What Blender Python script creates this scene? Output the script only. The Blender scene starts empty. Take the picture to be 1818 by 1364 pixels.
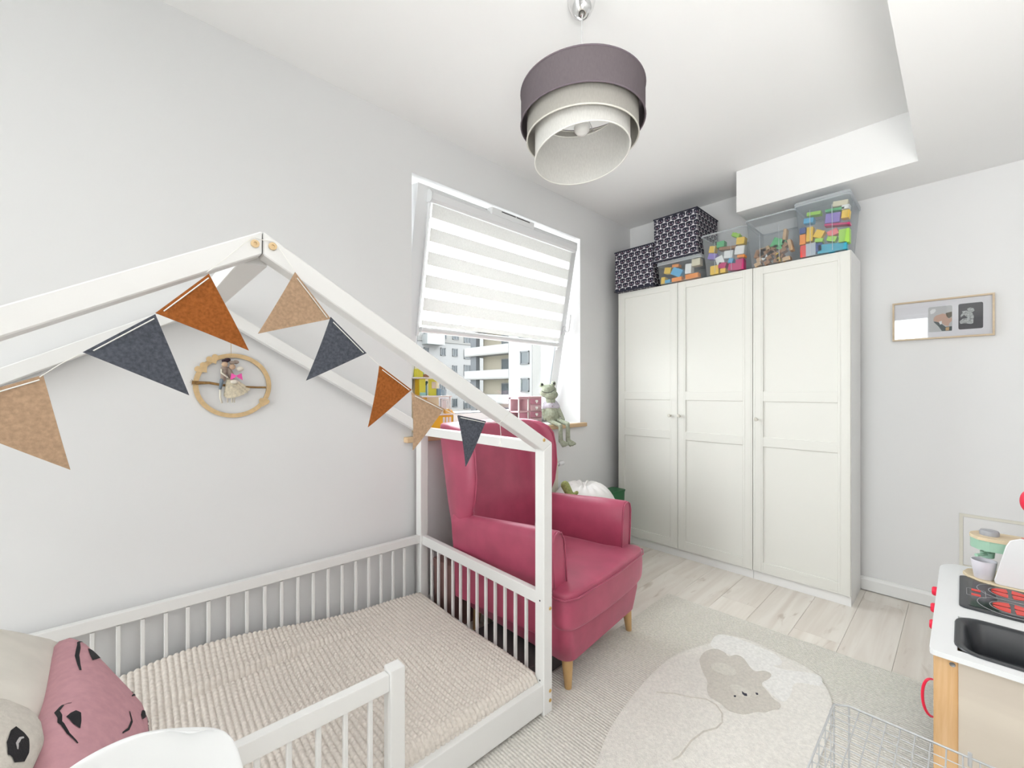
import bpy, bmesh, math, random
import numpy as np
from mathutils import Vector, Matrix
random.seed(7)
S = bpy.context.scene
COL = S.collection
# ------------------------------------------------------------------ camera
FPX, YAW, YH, CH = 754.67, 0.7563, 694.0, 1.2172
cam = bpy.data.cameras.new('camera'); camo = bpy.data.objects.new('camera', cam); COL.objects.link(camo)
cam.sensor_width = 36; cam.lens = FPX/1818*36; cam.shift_y = (YH-682)/1818; cam.clip_start = .02; cam.clip_end = 500
camo.location = (0, 0, CH); camo.rotation_euler = (math.pi/2, 0, -YAW)
S.camera = camo
S.view_settings.view_transform = 'Standard'; S.view_settings.look = 'None'
S.view_settings.exposure = -0.08; S.view_settings.gamma = 1; S.view_settings.use_curve_mapping = False
# ------------------------------------------------------------------ sky (bright overcast)
W = bpy.data.worlds.new('sky'); S.world = W; W.use_nodes = True
nt = W.node_tree; bg = nt.nodes['Background']
tc = nt.nodes.new('ShaderNodeTexCoord'); sp = nt.nodes.new('ShaderNodeSeparateXYZ'); cr = nt.nodes.new('ShaderNodeValToRGB')
nt.links.new(tc.outputs['Generated'], sp.inputs[0]); nt.links.new(sp.outputs['Z'], cr.inputs[0]); nt.links.new(cr.outputs[0], bg.inputs[0])
cr.color_ramp.elements[0].position = .0; cr.color_ramp.elements[0].color = (.975, .985, 1, 1)
cr.color_ramp.elements[1].position = .7; cr.color_ramp.elements[1].color = (.93, .96, 1, 1)
bg.inputs[1].default_value = 14.5
def area(name, loc, rot, sx, sy, power, col=(1, 1, 1), portal=False, spread=180):
    l = bpy.data.lights.new(name, 'AREA'); l.shape = 'RECTANGLE'; l.size = sx; l.size_y = sy; l.energy = power; l.color = col
    o = bpy.data.objects.new(name, l); COL.objects.link(o); o.location = loc; o.rotation_euler = rot
    l.spread = math.radians(spread)
    if portal: l.cycles.is_portal = True
    return o
R = math.radians
area('window_portal', (1.885, 2.42, 1.68), (R(-90), 0, 0), 1.45, 1.42, 1, portal=True)
area('window_portal', (-3.32, 1.1, 1.32), (0, R(-90), 0), 2.38, 1.5, 1, portal=True)
# added fill: soft area light aimed up from behind the camera
area('bounce_fill', (-.25, -.55, 1.15), (0, R(208), 0), .8, .8, 38, (1, .99, .975), spread=120)
# ------------------------------------------------------------------ geometry of the view
Fd = np.array([math.sin(YAW), math.cos(YAW)]); Rd = np.array([math.cos(YAW), -math.sin(YAW)])
def ray(u, v):
    d = Fd + Rd*(u-909)/FPX; return np.array([d[0], d[1], -(v-YH)/FPX])
def on(ax, val, u, v):
    d = ray(u, v); o = np.array([0, 0, CH]); i = 'xyz'.index(ax); p = o + d*(val-o[i])/d[i]; return Vector(p.tolist())
XF, YR, YW, XW, ZC = 3.0118, .4290, 2.0286, 3.358, 2.6551     # wardrobe front, its right side, window wall, wardrobe wall, ceiling
XB, YB = -3.3, -1.15
# ------------------------------------------------------------------ materials
MATS = {}
def mat(name, col, rough=.6, spec=.5, metal=0, noise=0, nscale=40, bump=0, bscale=200, sheen=0, coat=0, emit=None, alpha=1, trans=0, sheentint=None, stretch=None, coord='Object'):
    if name in MATS: return MATS[name]
    m = bpy.data.materials.new(name); m.use_nodes = True; n = m.node_tree; b = n.nodes['Principled BSDF']; MATS[name] = m
    c = (*col, 1)
    b.inputs['Base Color'].default_value = c; b.inputs['Roughness'].default_value = rough; b.inputs['Metallic'].default_value = metal
    b.inputs['Specular IOR Level'].default_value = spec; b.inputs['Sheen Weight'].default_value = sheen
    b.inputs['Coat Weight'].default_value = coat; b.inputs['Alpha'].default_value = alpha; b.inputs['Transmission Weight'].default_value = trans
    if sheen: b.inputs['Sheen Roughness'].default_value = .35
    if sheentint: b.inputs['Sheen Tint'].default_value = (*sheentint, 1)
    if emit: b.inputs['Emission Color'].default_value = (*emit[0], 1); b.inputs['Emission Strength'].default_value = emit[1]
    if noise or bump:
        t = n.nodes.new('ShaderNodeTexCoord'); src = t.outputs[coord]
        if stretch:
            mp = n.nodes.new('ShaderNodeMapping'); mp.inputs['Scale'].default_value = stretch; n.links.new(src, mp.inputs[0]); src = mp.outputs[0]
    if noise:
        x = n.nodes.new('ShaderNodeTexNoise'); x.inputs['Scale'].default_value = nscale; x.inputs['Detail'].default_value = 4; n.links.new(src, x.inputs[0])
        r = n.nodes.new('ShaderNodeValToRGB'); n.links.new(x.outputs[0], r.inputs[0])
        r.color_ramp.elements[0].position = .3; r.color_ramp.elements[1].position = .7
        r.color_ramp.elements[0].color = (*[max(0, k*(1-noise)) for k in col], 1); r.color_ramp.elements[1].color = (*[min(1, k*(1+noise)) for k in col], 1)
        n.links.new(r.outputs[0], b.inputs['Base Color'])
    if bump:
        x = n.nodes.new('ShaderNodeTexNoise'); x.inputs['Scale'].default_value = bscale; x.inputs['Detail'].default_value = 3; n.links.new(src, x.inputs[0])
        q = n.nodes.new('ShaderNodeBump'); q.inputs['Strength'].default_value = bump; q.inputs['Distance'].default_value = .003
        n.links.new(x.outputs[0], q.inputs['Height']); n.links.new(q.outputs[0], b.inputs['Normal'])
    return m
def glassy(name, tint=(1, 1, 1), body=0.0, rough=.02, gloss=.08, bodycol=(.8, .85, .88)):
    m = bpy.data.materials.new(name); m.use_nodes = True; n = m.node_tree; n.nodes.clear(); MATS[name] = m
    out = n.nodes.new('ShaderNodeOutputMaterial'); tr = n.nodes.new('ShaderNodeBsdfTransparent'); tr.inputs[0].default_value = (*tint, 1)
    gl = n.nodes.new('ShaderNodeBsdfGlossy'); gl.inputs['Roughness'].default_value = rough
    fr = n.nodes.new('ShaderNodeLayerWeight'); fr.inputs[0].default_value = .25
    mu = n.nodes.new('ShaderNodeMath'); mu.operation = 'MULTIPLY_ADD'; mu.inputs[1].default_value = .5; mu.inputs[2].default_value = gloss*.5; n.links.new(fr.outputs['Fresnel'], mu.inputs[0])
    mx = n.nodes.new('ShaderNodeMixShader'); n.links.new(mu.outputs[0], mx.inputs[0]); n.links.new(tr.outputs[0], mx.inputs[1]); n.links.new(gl.outputs[0], mx.inputs[2]); last = mx
    if body:
        df = n.nodes.new('ShaderNodeBsdfDiffuse'); df.inputs[0].default_value = (*bodycol, 1); tl = n.nodes.new('ShaderNodeBsdfTranslucent'); tl.inputs[0].default_value = (*bodycol, 1)
        m1 = n.nodes.new('ShaderNodeMixShader'); m1.inputs[0].default_value = .5; n.links.new(df.outputs[0], m1.inputs[1]); n.links.new(tl.outputs[0], m1.inputs[2])
        m2 = n.nodes.new('ShaderNodeMixShader'); m2.inputs[0].default_value = body; n.links.new(mx.outputs[0], m2.inputs[1]); n.links.new(m1.outputs[0], m2.inputs[2]); last = m2
    n.links.new(last.outputs[0], out.inputs[0]); return m
def fabric_tl(name, col, tl=.4, rough=.9):
    m = bpy.data.materials.new(name); m.use_nodes = True; n = m.node_tree; n.nodes.clear(); MATS[name] = m
    out = n.nodes.new('ShaderNodeOutputMaterial'); df = n.nodes.new('ShaderNodeBsdfDiffuse'); t2 = n.nodes.new('ShaderNodeBsdfTranslucent')
    t = n.nodes.new('ShaderNodeTexCoord'); mp = n.nodes.new('ShaderNodeMapping'); mp.inputs['Scale'].default_value = (1, 1, .25)
    x = n.nodes.new('ShaderNodeTexNoise'); x.inputs['Scale'].default_value = 300; n.links.new(t.outputs['Object'], mp.inputs[0]); n.links.new(mp.outputs[0], x.inputs[0])
    r = n.nodes.new('ShaderNodeValToRGB'); r.color_ramp.elements[0].color = (*[k*.86 for k in col], 1); r.color_ramp.elements[1].color = (*[min(1, k*1.1) for k in col], 1)
    n.links.new(x.outputs[0], r.inputs[0]); n.links.new(r.outputs[0], df.inputs[0]); n.links.new(r.outputs[0], t2.inputs[0])
    mx = n.nodes.new('ShaderNodeMixShader'); mx.inputs[0].default_value = tl; n.links.new(df.outputs[0], mx.inputs[1]); n.links.new(t2.outputs[0], mx.inputs[2]); n.links.new(mx.outputs[0], out.inputs[0])
    return m
def wood(name, c1, c2, scale=6, rough=.45, axis=0, rnd=False, knots=False, bump=.05):
    m = bpy.data.materials.new(name); m.use_nodes = True; n = m.node_tree; b = n.nodes['Principled BSDF']; MATS[name] = m; b.inputs['Roughness'].default_value = rough
    t = n.nodes.new('ShaderNodeTexCoord'); src = t.outputs['Object']
    if rnd:
        oi = n.nodes.new('ShaderNodeObjectInfo'); mm = n.nodes.new('ShaderNodeMath'); mm.operation = 'MULTIPLY'; mm.inputs[1].default_value = 37; n.links.new(oi.outputs['Random'], mm.inputs[0])
        va = n.nodes.new('ShaderNodeVectorMath'); va.operation = 'ADD'; n.links.new(src, va.inputs[0]); n.links.new(mm.outputs[0], va.inputs[1]); src = va.outputs[0]
    mp = n.nodes.new('ShaderNodeMapping'); s = [scale*3]*3; s[axis] = scale*.22; mp.inputs['Scale'].default_value = s; n.links.new(src, mp.inputs[0])
    x = n.nodes.new('ShaderNodeTexNoise'); x.inputs['Scale'].default_value = 1; x.inputs['Detail'].default_value = 6; x.inputs['Distortion'].default_value = .6; n.links.new(mp.outputs[0], x.inputs[0])
    r = n.nodes.new('ShaderNodeValToRGB'); r.color_ramp.elements[0].position = .32; r.color_ramp.elements[1].position = .62
    r.color_ramp.elements[0].color = (*c2, 1); r.color_ramp.elements[1].color = (*c1, 1); n.links.new(x.outputs[0], r.inputs[0]); outc = r.outputs[0]
    if knots:
        mp2 = n.nodes.new('ShaderNodeMapping'); s2 = [5.5]*3; s2[axis] = 1.5; mp2.inputs['Scale'].default_value = s2; n.links.new(src, mp2.inputs[0])
        y = n.nodes.new('ShaderNodeTexNoise'); y.inputs['Scale'].default_value = 1.4; y.inputs['Detail'].default_value = 5; y.inputs['Distortion'].default_value = 2.2; n.links.new(mp2.outputs[0], y.inputs[0])
        r2 = n.nodes.new('ShaderNodeValToRGB'); r2.color_ramp.elements[0].position = .61; r2.color_ramp.elements[1].position = .72
        r2.color_ramp.elements[0].color = (0, 0, 0, 1); r2.color_ramp.elements[1].color = (.55, .55, .55, 1); n.links.new(y.outputs[0], r2.inputs[0])
        mx = n.nodes.new('ShaderNodeMix'); mx.data_type = 'RGBA'; n.links.new(r2.outputs[0], mx.inputs[0]); n.links.new(outc, mx.inputs[6]); mx.inputs[7].default_value = (c2[0]*.62, c2[1]*.55, c2[2]*.47, 1); outc = mx.outputs[2]
    if rnd:
        hs = n.nodes.new('ShaderNodeHueSaturation'); ma = n.nodes.new('ShaderNodeMath'); ma.operation = 'MULTIPLY_ADD'; ma.inputs[1].default_value = .10; ma.inputs[2].default_value = .95
        n.links.new(oi.outputs['Random'], ma.inputs[0]); n.links.new(ma.outputs[0], hs.inputs['Value']); n.links.new(outc, hs.inputs['Color']); outc = hs.outputs[0]
    n.links.new(outc, b.inputs['Base Color'])
    q = n.nodes.new('ShaderNodeBump'); q.inputs['Strength'].default_value = bump; n.links.new(x.outputs[0], q.inputs['Height']); n.links.new(q.outputs[0], b.inputs['Normal'])
    return m
wallm = mat('wall_paint', (.78, .78, .78), .85, .2, bump=.04, bscale=400)
ceilm = mat('ceiling_paint', (.90, .90, .895), .9, .2)
whitew = mat('white_lacquer_wood', (.80, .795, .78), .38, .4, bump=.06, bscale=60, stretch=(1, 6, 6))
pvc = mat('white_plastic', (.82, .83, .84), .3)
warm = mat('wardrobe_paint', (.745, .742, .695), .45, .4)
warw = mat('wardrobe_white', (.83, .83, .82), .4)
velvet = mat('raspberry_velvet', (.40, .060, .118), .45, .6, noise=.12, nscale=10, sheen=.6, sheentint=(1, .55, .68), bump=.08, bscale=600)
legm = wood('oak_leg', (.66, .43, .20), (.56, .34, .14), 8, .4, 2)
oak = wood('oak', (.72, .54, .34), (.62, .43, .25), 8, .5, 0)
birch = wood('birch_ply', (.68, .50, .31), (.60, .42, .25), 10, .6, 2)
plankm = wood('pale_oak_laminate', (.82, .775, .71), (.70, .635, .565), 5, .4, 0, rnd=True, knots=True, bump=.03)
brass = mat('brass', (.72, .50, .2), .35, metal=.9)
chrome = mat('chrome', (.8, .8, .8), .08, metal=1)
dark = mat('dark', (.02, .02, .02), .6)
cord = mat('white_cord', (.82, .81, .77), .8)
# ------------------------------------------------------------------ builders
ROOT = {}
def rmat(o):
    while o.parent: o = o.parent
    return ROOT.get(o.name, Matrix.Identity(4))
def thing(name, label, cat, loc=(0, 0, 0), rz=0, group=None):
    o = bpy.data.objects.new(name, None); COL.objects.link(o); o.location = loc; o.rotation_euler = (0, 0, rz); o.empty_display_size = .05
    o['label'] = label; o['category'] = cat
    if group: o['group'] = group
    ROOT[o.name] = Matrix.Translation(loc) @ Matrix.Rotation(rz, 4, 'Z'); return o
def tag(o, label, cat, group=None):
    o['label'] = label; o['category'] = cat
    if group: o['group'] = group
    return o
def obj(name, bm, m, parent=None, smooth=False, world=False, label=None, kind=None, sub=0, loc=None, auto=None):
    if world and parent: bm.transform(rmat(parent).inverted())
    me = bpy.data.meshes.new(name)
    bmesh.ops.recalc_face_normals(bm, faces=bm.faces)
    bm.to_mesh(me); bm.free()
    return objm(name, me, m, parent, smooth, label, kind, sub, loc, auto)
def objm(name, me, m, parent=None, smooth=False, label=None, kind=None, sub=0, loc=None, auto=None):
    o = bpy.data.objects.new(name, me); COL.objects.link(o)
    if not me.materials:
        for k in (m if isinstance(m, (list, tuple)) else [m]): me.materials.append(k)
    if smooth or sub: me.polygons.foreach_set('use_smooth', [True]*len(me.polygons))
    if auto:
        e = [abs(a) for a in ()]
        me.polygons.foreach_set('use_smooth', [True]*len(me.polygons)); me.set_sharp_from_angle(angle=R(auto))
    if parent: o.parent = parent
    if label: o['label'] = label
    if kind: o['kind'] = kind
    if sub:
        s = o.modifiers.new('s', 'SUBSURF'); s.levels = sub; s.render_levels = sub
    if loc is not None: o.location = loc
    return o
def struct(name, bm, m, parent=None, **k):
    o = obj(name, bm, m, parent, **k)
    if not parent: o['kind'] = 'structure'
    return o
def B(): return bmesh.new()
def box(bm, lo, hi, bev=0, mi=0, seg=1):
    x0, y0, z0 = lo; x1, y1, z1 = hi
    vs = [bm.verts.new(p) for p in ((x0, y0, z0), (x1, y0, z0), (x1, y1, z0), (x0, y1, z0), (x0, y0, z1), (x1, y0, z1), (x1, y1, z1), (x0, y1, z1))]
    fs = [bm.faces.new([vs[i] for i in q]) for q in ((3, 2, 1, 0), (4, 5, 6, 7), (0, 1, 5, 4), (1, 2, 6, 5), (2, 3, 7, 6), (3, 0, 4, 7))]
    for f in fs: f.material_index = mi
    if bev:
        es = list({e for f in fs for e in f.edges})
        bmesh.ops.bevel(bm, geom=es, offset=bev, segments=seg, affect='EDGES', profile=.7, clamp_overlap=True)
    return bm
def bx(lo, hi, bev=0, seg=1): return box(B(), lo, hi, bev, 0, seg)
def prism(bm, pts, dv, bev=0):
    """closed polygon (3-D points) extruded along dv"""
    dv = Vector(dv); a = [bm.verts.new(Vector(p)) for p in pts]; b = [bm.verts.new(Vector(p)+dv) for p in pts]
    fs = [bm.faces.new(a), bm.faces.new(list(reversed(b)))]
    n = len(pts)
    for i in range(n): fs.append(bm.faces.new((a[i], b[i], b[(i+1) % n], a[(i+1) % n])))
    if bev: bmesh.ops.bevel(bm, geom=list({e for f in fs for e in f.edges}), offset=bev, segments=1, affect='EDGES', clamp_overlap=True)
    return bm
def tube(bm, pts, r, n=8, closed=False, taper=None):
    pts = [Vector(p) for p in pts]; N = len(pts); rings = []; up = None
    for i, p in enumerate(pts):
        if closed: d = pts[(i+1) % N]-pts[i-1]
        else: d = pts[min(i+1, N-1)]-pts[max(i-1, 0)]
        d = d.normalized() if d.length else Vector((0, 0, 1))
        if up is None: up = d.orthogonal().normalized()
        up = (up-d*up.dot(d)); up = up.normalized() if up.length > 1e-6 else d.orthogonal().normalized()
        s = d.cross(up); rr = r if taper is None else taper[i]
        rings.append([bm.verts.new(p+(up*math.cos(2*math.pi*k/n)+s*math.sin(2*math.pi*k/n))*rr) for k in range(n)])
    for i in range(N if closed else N-1):
        a, b = rings[i], rings[(i+1) % N]
        for k in range(n): bm.faces.new((a[k], a[(k+1) % n], b[(k+1) % n], b[k]))
    if not closed: bm.faces.new(list(reversed(rings[0]))); bm.faces.new(rings[-1])
    return bm
def lathe(bm, prof, c=(0, 0, 0), n=32, cap=True):
    rings = []
    for r, z in prof: rings.append([bm.verts.new((c[0]+r*math.cos(2*math.pi*k/n), c[1]+r*math.sin(2*math.pi*k/n), c[2]+z)) for k in range(n)])
    for a, b in zip(rings, rings[1:]):
        for k in range(n): bm.faces.new((a[k], a[(k+1) % n], b[(k+1) % n], b[k]))
    if cap:
        bm.faces.new(list(reversed(rings[0]))); bm.faces.new(rings[-1])
    return bm
def loft(bm, secs, closed=True, cap=True):
    rings = [[bm.verts.new(Vector(p)) for p in s] for s in secs]
    for a, b in zip(rings, rings[1:]):
        n = len(a)
        for k in range(n if closed else n-1): bm.faces.new((a[k], a[(k+1) % n], b[(k+1) % n], b[k]))
    if cap: bm.faces.new(list(reversed(rings[0]))); bm.faces.new(rings[-1])
    return bm
def ell(bm, c, r, n=16, m=10, rot=None):
    M = Matrix.Translation(c) @ (rot.to_4x4() if rot else Matrix.Identity(4)) @ Matrix.Diagonal((*r, 1)) if not isinstance(r, (int, float)) else Matrix.Translation(c) @ Matrix.Scale(r, 4)
    bmesh.ops.create_uvsphere(bm, u_segments=n, v_segments=m, radius=1, matrix=M); return bm
def limb(bm, a, b, ra, rb, n=10):
    a = Vector(a); b = Vector(b); tube(bm, [a, a.lerp(b, .33), a.lerp(b, .67), b], ra, n, taper=[ra, ra+(rb-ra)*.33, ra+(rb-ra)*.67, rb]); ell(bm, a, ra, n, 8); ell(bm, b, rb, n, 8)
def remesh(o, vs=.004, it=4):
    r = o.modifiers.new('r', 'REMESH'); r.mode = 'VOXEL'; r.voxel_size = vs; r.use_smooth_shade = True
    s = o.modifiers.new('s', 'SMOOTH'); s.factor = .5; s.iterations = it; return o
def rrect(w, h, r, n=5, cx=0, cy=0):
    p = []
    for sx, sy, a0 in ((1, 1, 0), (-1, 1, 90), (-1, -1, 180), (1, -1, 270)):
        for k in range(n+1):
            a = R(a0+90*k/n); p.append((cx+sx*(w/2-r)+r*math.cos(a), cy+sy*(h/2-r)+r*math.sin(a)))
    return p
def panel_hole(bm, lo, hi, h0, h1, axis, t0, t1):
    """rect slab in plane normal to axis(0=x,1=y) with a rectangular hole; lo,hi,h0,h1 2-D (horizontal,z)"""
    def q(a, b, c, d):
        if axis == 1: box(bm, (a, t0, b), (c, t1, d))
        else: box(bm, (t0, a, b), (t1, c, d))
    q(lo[0], lo[1], h0[0], hi[1]); q(h1[0], lo[1], hi[0], hi[1]); q(h0[0], lo[1], h1[0], h0[1]); q(h0[0], h1[1], h1[0], hi[1]); return bm
# ================================================================== ROOM
WX0, WX1, WZ0, WZ1 = 1.174, 2.638, .955, 2.390
fl = struct('floor', bx((XB, YB, -.06), (XW, YW, -.011)), mat('screed', (.3, .28, .25), .9))
PWD = .193; L0 = 1.38; pm = None
for r_, i in enumerate(range(17)):
    y0 = YB+.01+i*PWD; y1 = min(y0+PWD-.0008, YW-.003)
    off = -((i*.47) % 1)*L0; x = XB+off
    while x < XW-.01:
        a = max(x, XB+.005); b = min(x+L0-.0008, XW-.006)
        if b-a > .03:
            bm = bx((-(b-a)/2, -(y1-y0)/2, -.011), ((b-a)/2, (y1-y0)/2, 0), .001)
            obj('plank', bm, plankm, fl, loc=((a+b)/2, (y0+y1)/2, 0))
        x += L0
T = .40
bm = panel_hole(B(), (XB-.2, -.06), (XW+.2, ZC+.2), (WX0, WZ0), (WX1, WZ1), 1, YW, YW+T)
struct('wall_north', bm, wallm)
struct('wall_east', bx((XW, YB-.2, -.06), (XW+.2, YW, ZC+.2)), wallm)
bm = panel_hole(B(), (YB-.2, -.06), (YW, ZC+.2), (.35, .12), (1.85, 2.52), 0, XB-.25, XB)
struct('wall_west', bm, wallm)
struct('wall_south', bx((XB, YB-.2, -.06), (XW, YB, ZC+.2)), wallm)
struct('ceiling', bx((XB, YB, ZC), (XW, YW, ZC+.15)), ceilm)
# lowered ceiling: one box along the wardrobe wall, one wide field on the right
bm = B(); pts = [(2.9864, .1549), (2.9864, 1.0185), (XW, 1.0185), (XW, YB), (XB, YB), (XB, .1549)]
prism(bm, [(x, y, 2.3871) for x, y in pts], (0, 0, ZC-2.3871)); struct('trim_1', bm, ceilm)
# baseboards
bbm = mat('baseboard_white', (.82, .82, .81), .4)
def bboard(name, p, q, nrm):
    p = Vector((*p, 0)); q = Vector((*q, 0)); n = Vector((*nrm, 0)); prof = [(0, .006), (.016, .006), (.016, .068), (.012, .078), (.008, .084), (0, .086)]
    bm = B(); loft(bm, [[e+n*a+Vector((0, 0, z)) for a, z in prof] for e in (p, q)]); struct(name, bm, bbm)
bboard('baseboard_east', (XW, YB), (XW, YW), (-1, 0)); bboard('baseboard_north', (XB, YW), (XW, YW), (0, -1))
bboard('baseboard_south', (XB, YB), (XW, YB), (0, 1))
# access panel low in the wardrobe wall
t = thing('access_panel', 'cream framed flush access panel low in the wall behind the toy kitchen', 'wall panel', (XW, -.2, .27))
crm = mat('cream_plastic', (.72, .70, .62), .5)
bm = panel_hole(B(), (-.43, .262), (.012, .552), (-.415, .277), (-.002, .537), 0, XW-.005, XW); obj('frame', bm, crm, t, world=True)
obj('door', bx((XW-.003, -.4135, .2785), (XW, -.0035, .5355)), mat('panel_white', (.78, .78, .78), .5), t, world=True)
# ------------------------------------------------------------------ window 1 (tilted in at the top)
win = struct('window_1', panel_hole(B(), (WX0, WZ0), (WX1, WZ1), (WX0+.05, WZ0+.06), (WX1-.05, WZ1-.05), 1, YW+.29, YW+.36), pvc)
prism(B(), [(0, 0, 0)]*3, (0, 0, 1)).free()
sill = obj('window_sill', bx((1.125, 1.99, .943), (2.678, YW, .972), .003), oak, win)
obj('sill_board', bx((WX0, YW, .945), (WX1, YW+.29, .972)), mat('sill_white', (.8, .79, .76), .5), win)
# sash frame in local coordinates then tilted
SB = Vector((0, 2.30, 1.0)); tilt = R(10.4)
def tl(x, h, d=0):     # x, height along sash, depth (towards the room is negative)
    return Vector((x, SB.y-h*math.sin(tilt)+d*math.cos(tilt), SB.z+h*math.cos(tilt)+d*math.sin(tilt)))
SX0, SX1, SH = 1.205, 2.593, 1.375
def sbox(bm, x0, x1, h0, h1, d0, d1, bev=.003):
    b2 = bx((x0, d0, h0), (x1, d1, h1), bev)
    for v in b2.verts: v.co = tl(v.co.x, v.co.z, v.co.y)
    me = bpy.data.meshes.new('t'); b2.to_mesh(me); b2.free(); bm.from_mesh(me); bpy.data.meshes.remove(me); return bm
bm = B(); sbox(bm, SX0, SX0+.085, 0, SH, -.035, .035); sbox(bm, SX1-.085, SX1, 0, SH, -.035, .035); sbox(bm, SX0+.004, SX1-.004, .0006, .075, -.0342, .0342); sbox(bm, SX0+.004, SX1-.004, SH-.085, SH-.0006, -.0342, .0342)
sash = obj('sash', bm, pvc, win)
bm = B(); sbox(bm, SX0+.075, SX1-.075, .065, SH-.075, -.002, .002, 0); obj('pane', bm, glassy('window_glass', (.97, .985, .98), gloss=.03), sash)
for a_ in ((SX0+.083, SX0+.09, .07, SH-.08), (SX1-.09, SX1-.083, .07, SH-.08), (SX0+.08, SX1-.08, .073, .079)):
    bm = B(); sbox(bm, *a_, -.03, -.012, 0); obj('gasket', bm, mat('grey_rubber', (.25, .27, .29), .7), sash)
# handle on the right stile
bm = B(); hp = [tl(SX1-.02, .70, -.04), tl(SX1-.02, .70, -.075), tl(SX1-.02, .71, -.083), tl(SX1-.02, .80, -.083), tl(SX1-.02, .83, -.08)]
tube(bm, hp, .008, 8); obj('handle', bm, pvc, sash, smooth=True)
bm = B(); sbox(bm, SX1-.035, SX1-.005, .67, .74, -.045, -.035, .003); obj('handle_plate', bm, pvc, sash)
bm = B(); sbox(bm, 1.69, 2.07, SH-.042, SH+.005, -.085, -.034, .006); v = obj('vent_cap', bm, pvc, sash)
for a_ in ((1.77, 1.89), (1.90, 2.02)):
    bm = B(); sbox(bm, *a_, SH-.008, SH-.003, -.0865, -.084, 0); obj('vent_slot', bm, dark, sash)
# ------------------------------------------------------------------ day-night roller blind on the sash
bl = thing('roller_blind', 'white striped day and night roller blind lowered over the tilted window', 'blind', tuple(tl(1.9, SH, -.05)))
BX0, BX1 = SX0+.075, SX1-.075
bm = B(); sec = [(-.035, -.085), (-.062, -.082), (-.085, -.062), (-.088, -.045), (-.08, -.02), (-.035, -.02)]
# cassette (height below top, depth)
def cs(x): return [tl(x, SH+a+(-.02 if i < 0 else 0)-.02, d) for i, (a, d) in enumerate([(.0, -.036), (.0, -.06), (-.02, -.085), (-.055, -.088), (-.068, -.075), (-.068, -.036)])]
loft(bm, [cs(BX0-.01), cs(BX1+.012)]); obj('cassette', bm, pvc, bl, world=True)
for xx in (BX0-.013, BX1+.009): bm = B(); loft(bm, [cs(xx), cs(xx+.006)]); obj('cassette_cap', bm, mat('cap_white', (.78, .79, .8), .4), bl, world=True)
for xx in (BX0-.004, BX1-.012): bm = B(); sbox(bm, xx, xx+.016, .55, SH-.08, -.05, -.034, .002); obj('side_guide', bm, pvc, bl, world=True)
opm = fabric_tl('blind_band', (.86, .855, .84), .26); shm = glassy('blind_sheer', (1, 1, 1), body=.22, gloss=0, bodycol=(.9, .9, .9))
h = SH-.09; hb = .585; k = 0; first = True
per, opw = .128, .074
while h > hb+.02:
    h2 = max(h-(opw if not first else .075), hb+.03); b2 = B(); sbox(b2, BX0+.012, BX1-.012, h2, h, -.062, -.061, 0); obj('opaque_band', b2, opm, bl, world=True); h = h2; first = False
    if h <= hb+.03: break
    h2 = max(h-(per-opw), hb+.02); b2 = B(); sbox(b2, BX0+.012, BX1-.012, h2, h, -.062, -.061, 0); obj('sheer_band', b2, shm, bl, world=True); h = h2
bm = B(); tube(bm, [tl(BX0+.012, hb+.005, -.06), tl(BX1-.012, hb+.005, -.06)], .017, 12); obj('bottom_bar', bm, pvc, bl, world=True, auto=40)
# ------------------------------------------------------------------ window 2, balcony door in the wall behind the camera
w2 = struct('window_2', panel_hole(B(), (.35, .12), (1.85, 2.52), (.41, .18), (1.79, 2.46), 0, XB-.17, XB-.1), pvc)
obj('mullion', bx((XB-.165, 1.07, .18), (XB-.105, 1.13, 2.46)), pvc, w2)
obj('pane', bx((XB-.137, .41, .18), (XB-.133, 1.79, 2.46)), MATS['window_glass'], w2)
# ================================================================== OUTSIDE
gr = struct('ground', bx((-60, -60, -9.3), (140, 140, -9)), mat('pale_bounce_ground', (.42, .42, .40), .9, noise=.15, nscale=.5))  # ground colour made pale to bounce sky light up to the ceilings
rend = mat('dimmed_white_render', (.12, .12, .12), .9, .1, bump=.1, bscale=5); rendg = mat('dimmed_grey_render', (.098, .097, .094), .9, .1); conc = mat('grey_concrete', (.045, .048, .052), .9, .1)  # facade colours darkened to keep white walls from clipping under the bright sky
frm = mat('grey_frame', (.02, .023, .027), .5); gl2 = mat('far_glass', (.02, .026, .03), .2, .25); gl2.node_tree.nodes['Principled BSDF'].inputs['Emission Strength'].default_value = 0
beige = mat('beige_cladding', (.10, .09, .068), .9)
A = thing('apartment_building', 'white apartment block with rows of small grey windows seen far through window', 'building', (40, 59.3, -9))
YA = 59.3
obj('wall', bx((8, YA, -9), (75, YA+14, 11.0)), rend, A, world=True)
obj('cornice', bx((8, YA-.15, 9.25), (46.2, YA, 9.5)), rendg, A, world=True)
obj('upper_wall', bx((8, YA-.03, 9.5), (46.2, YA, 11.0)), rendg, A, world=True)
fr3 = 3.0
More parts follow.
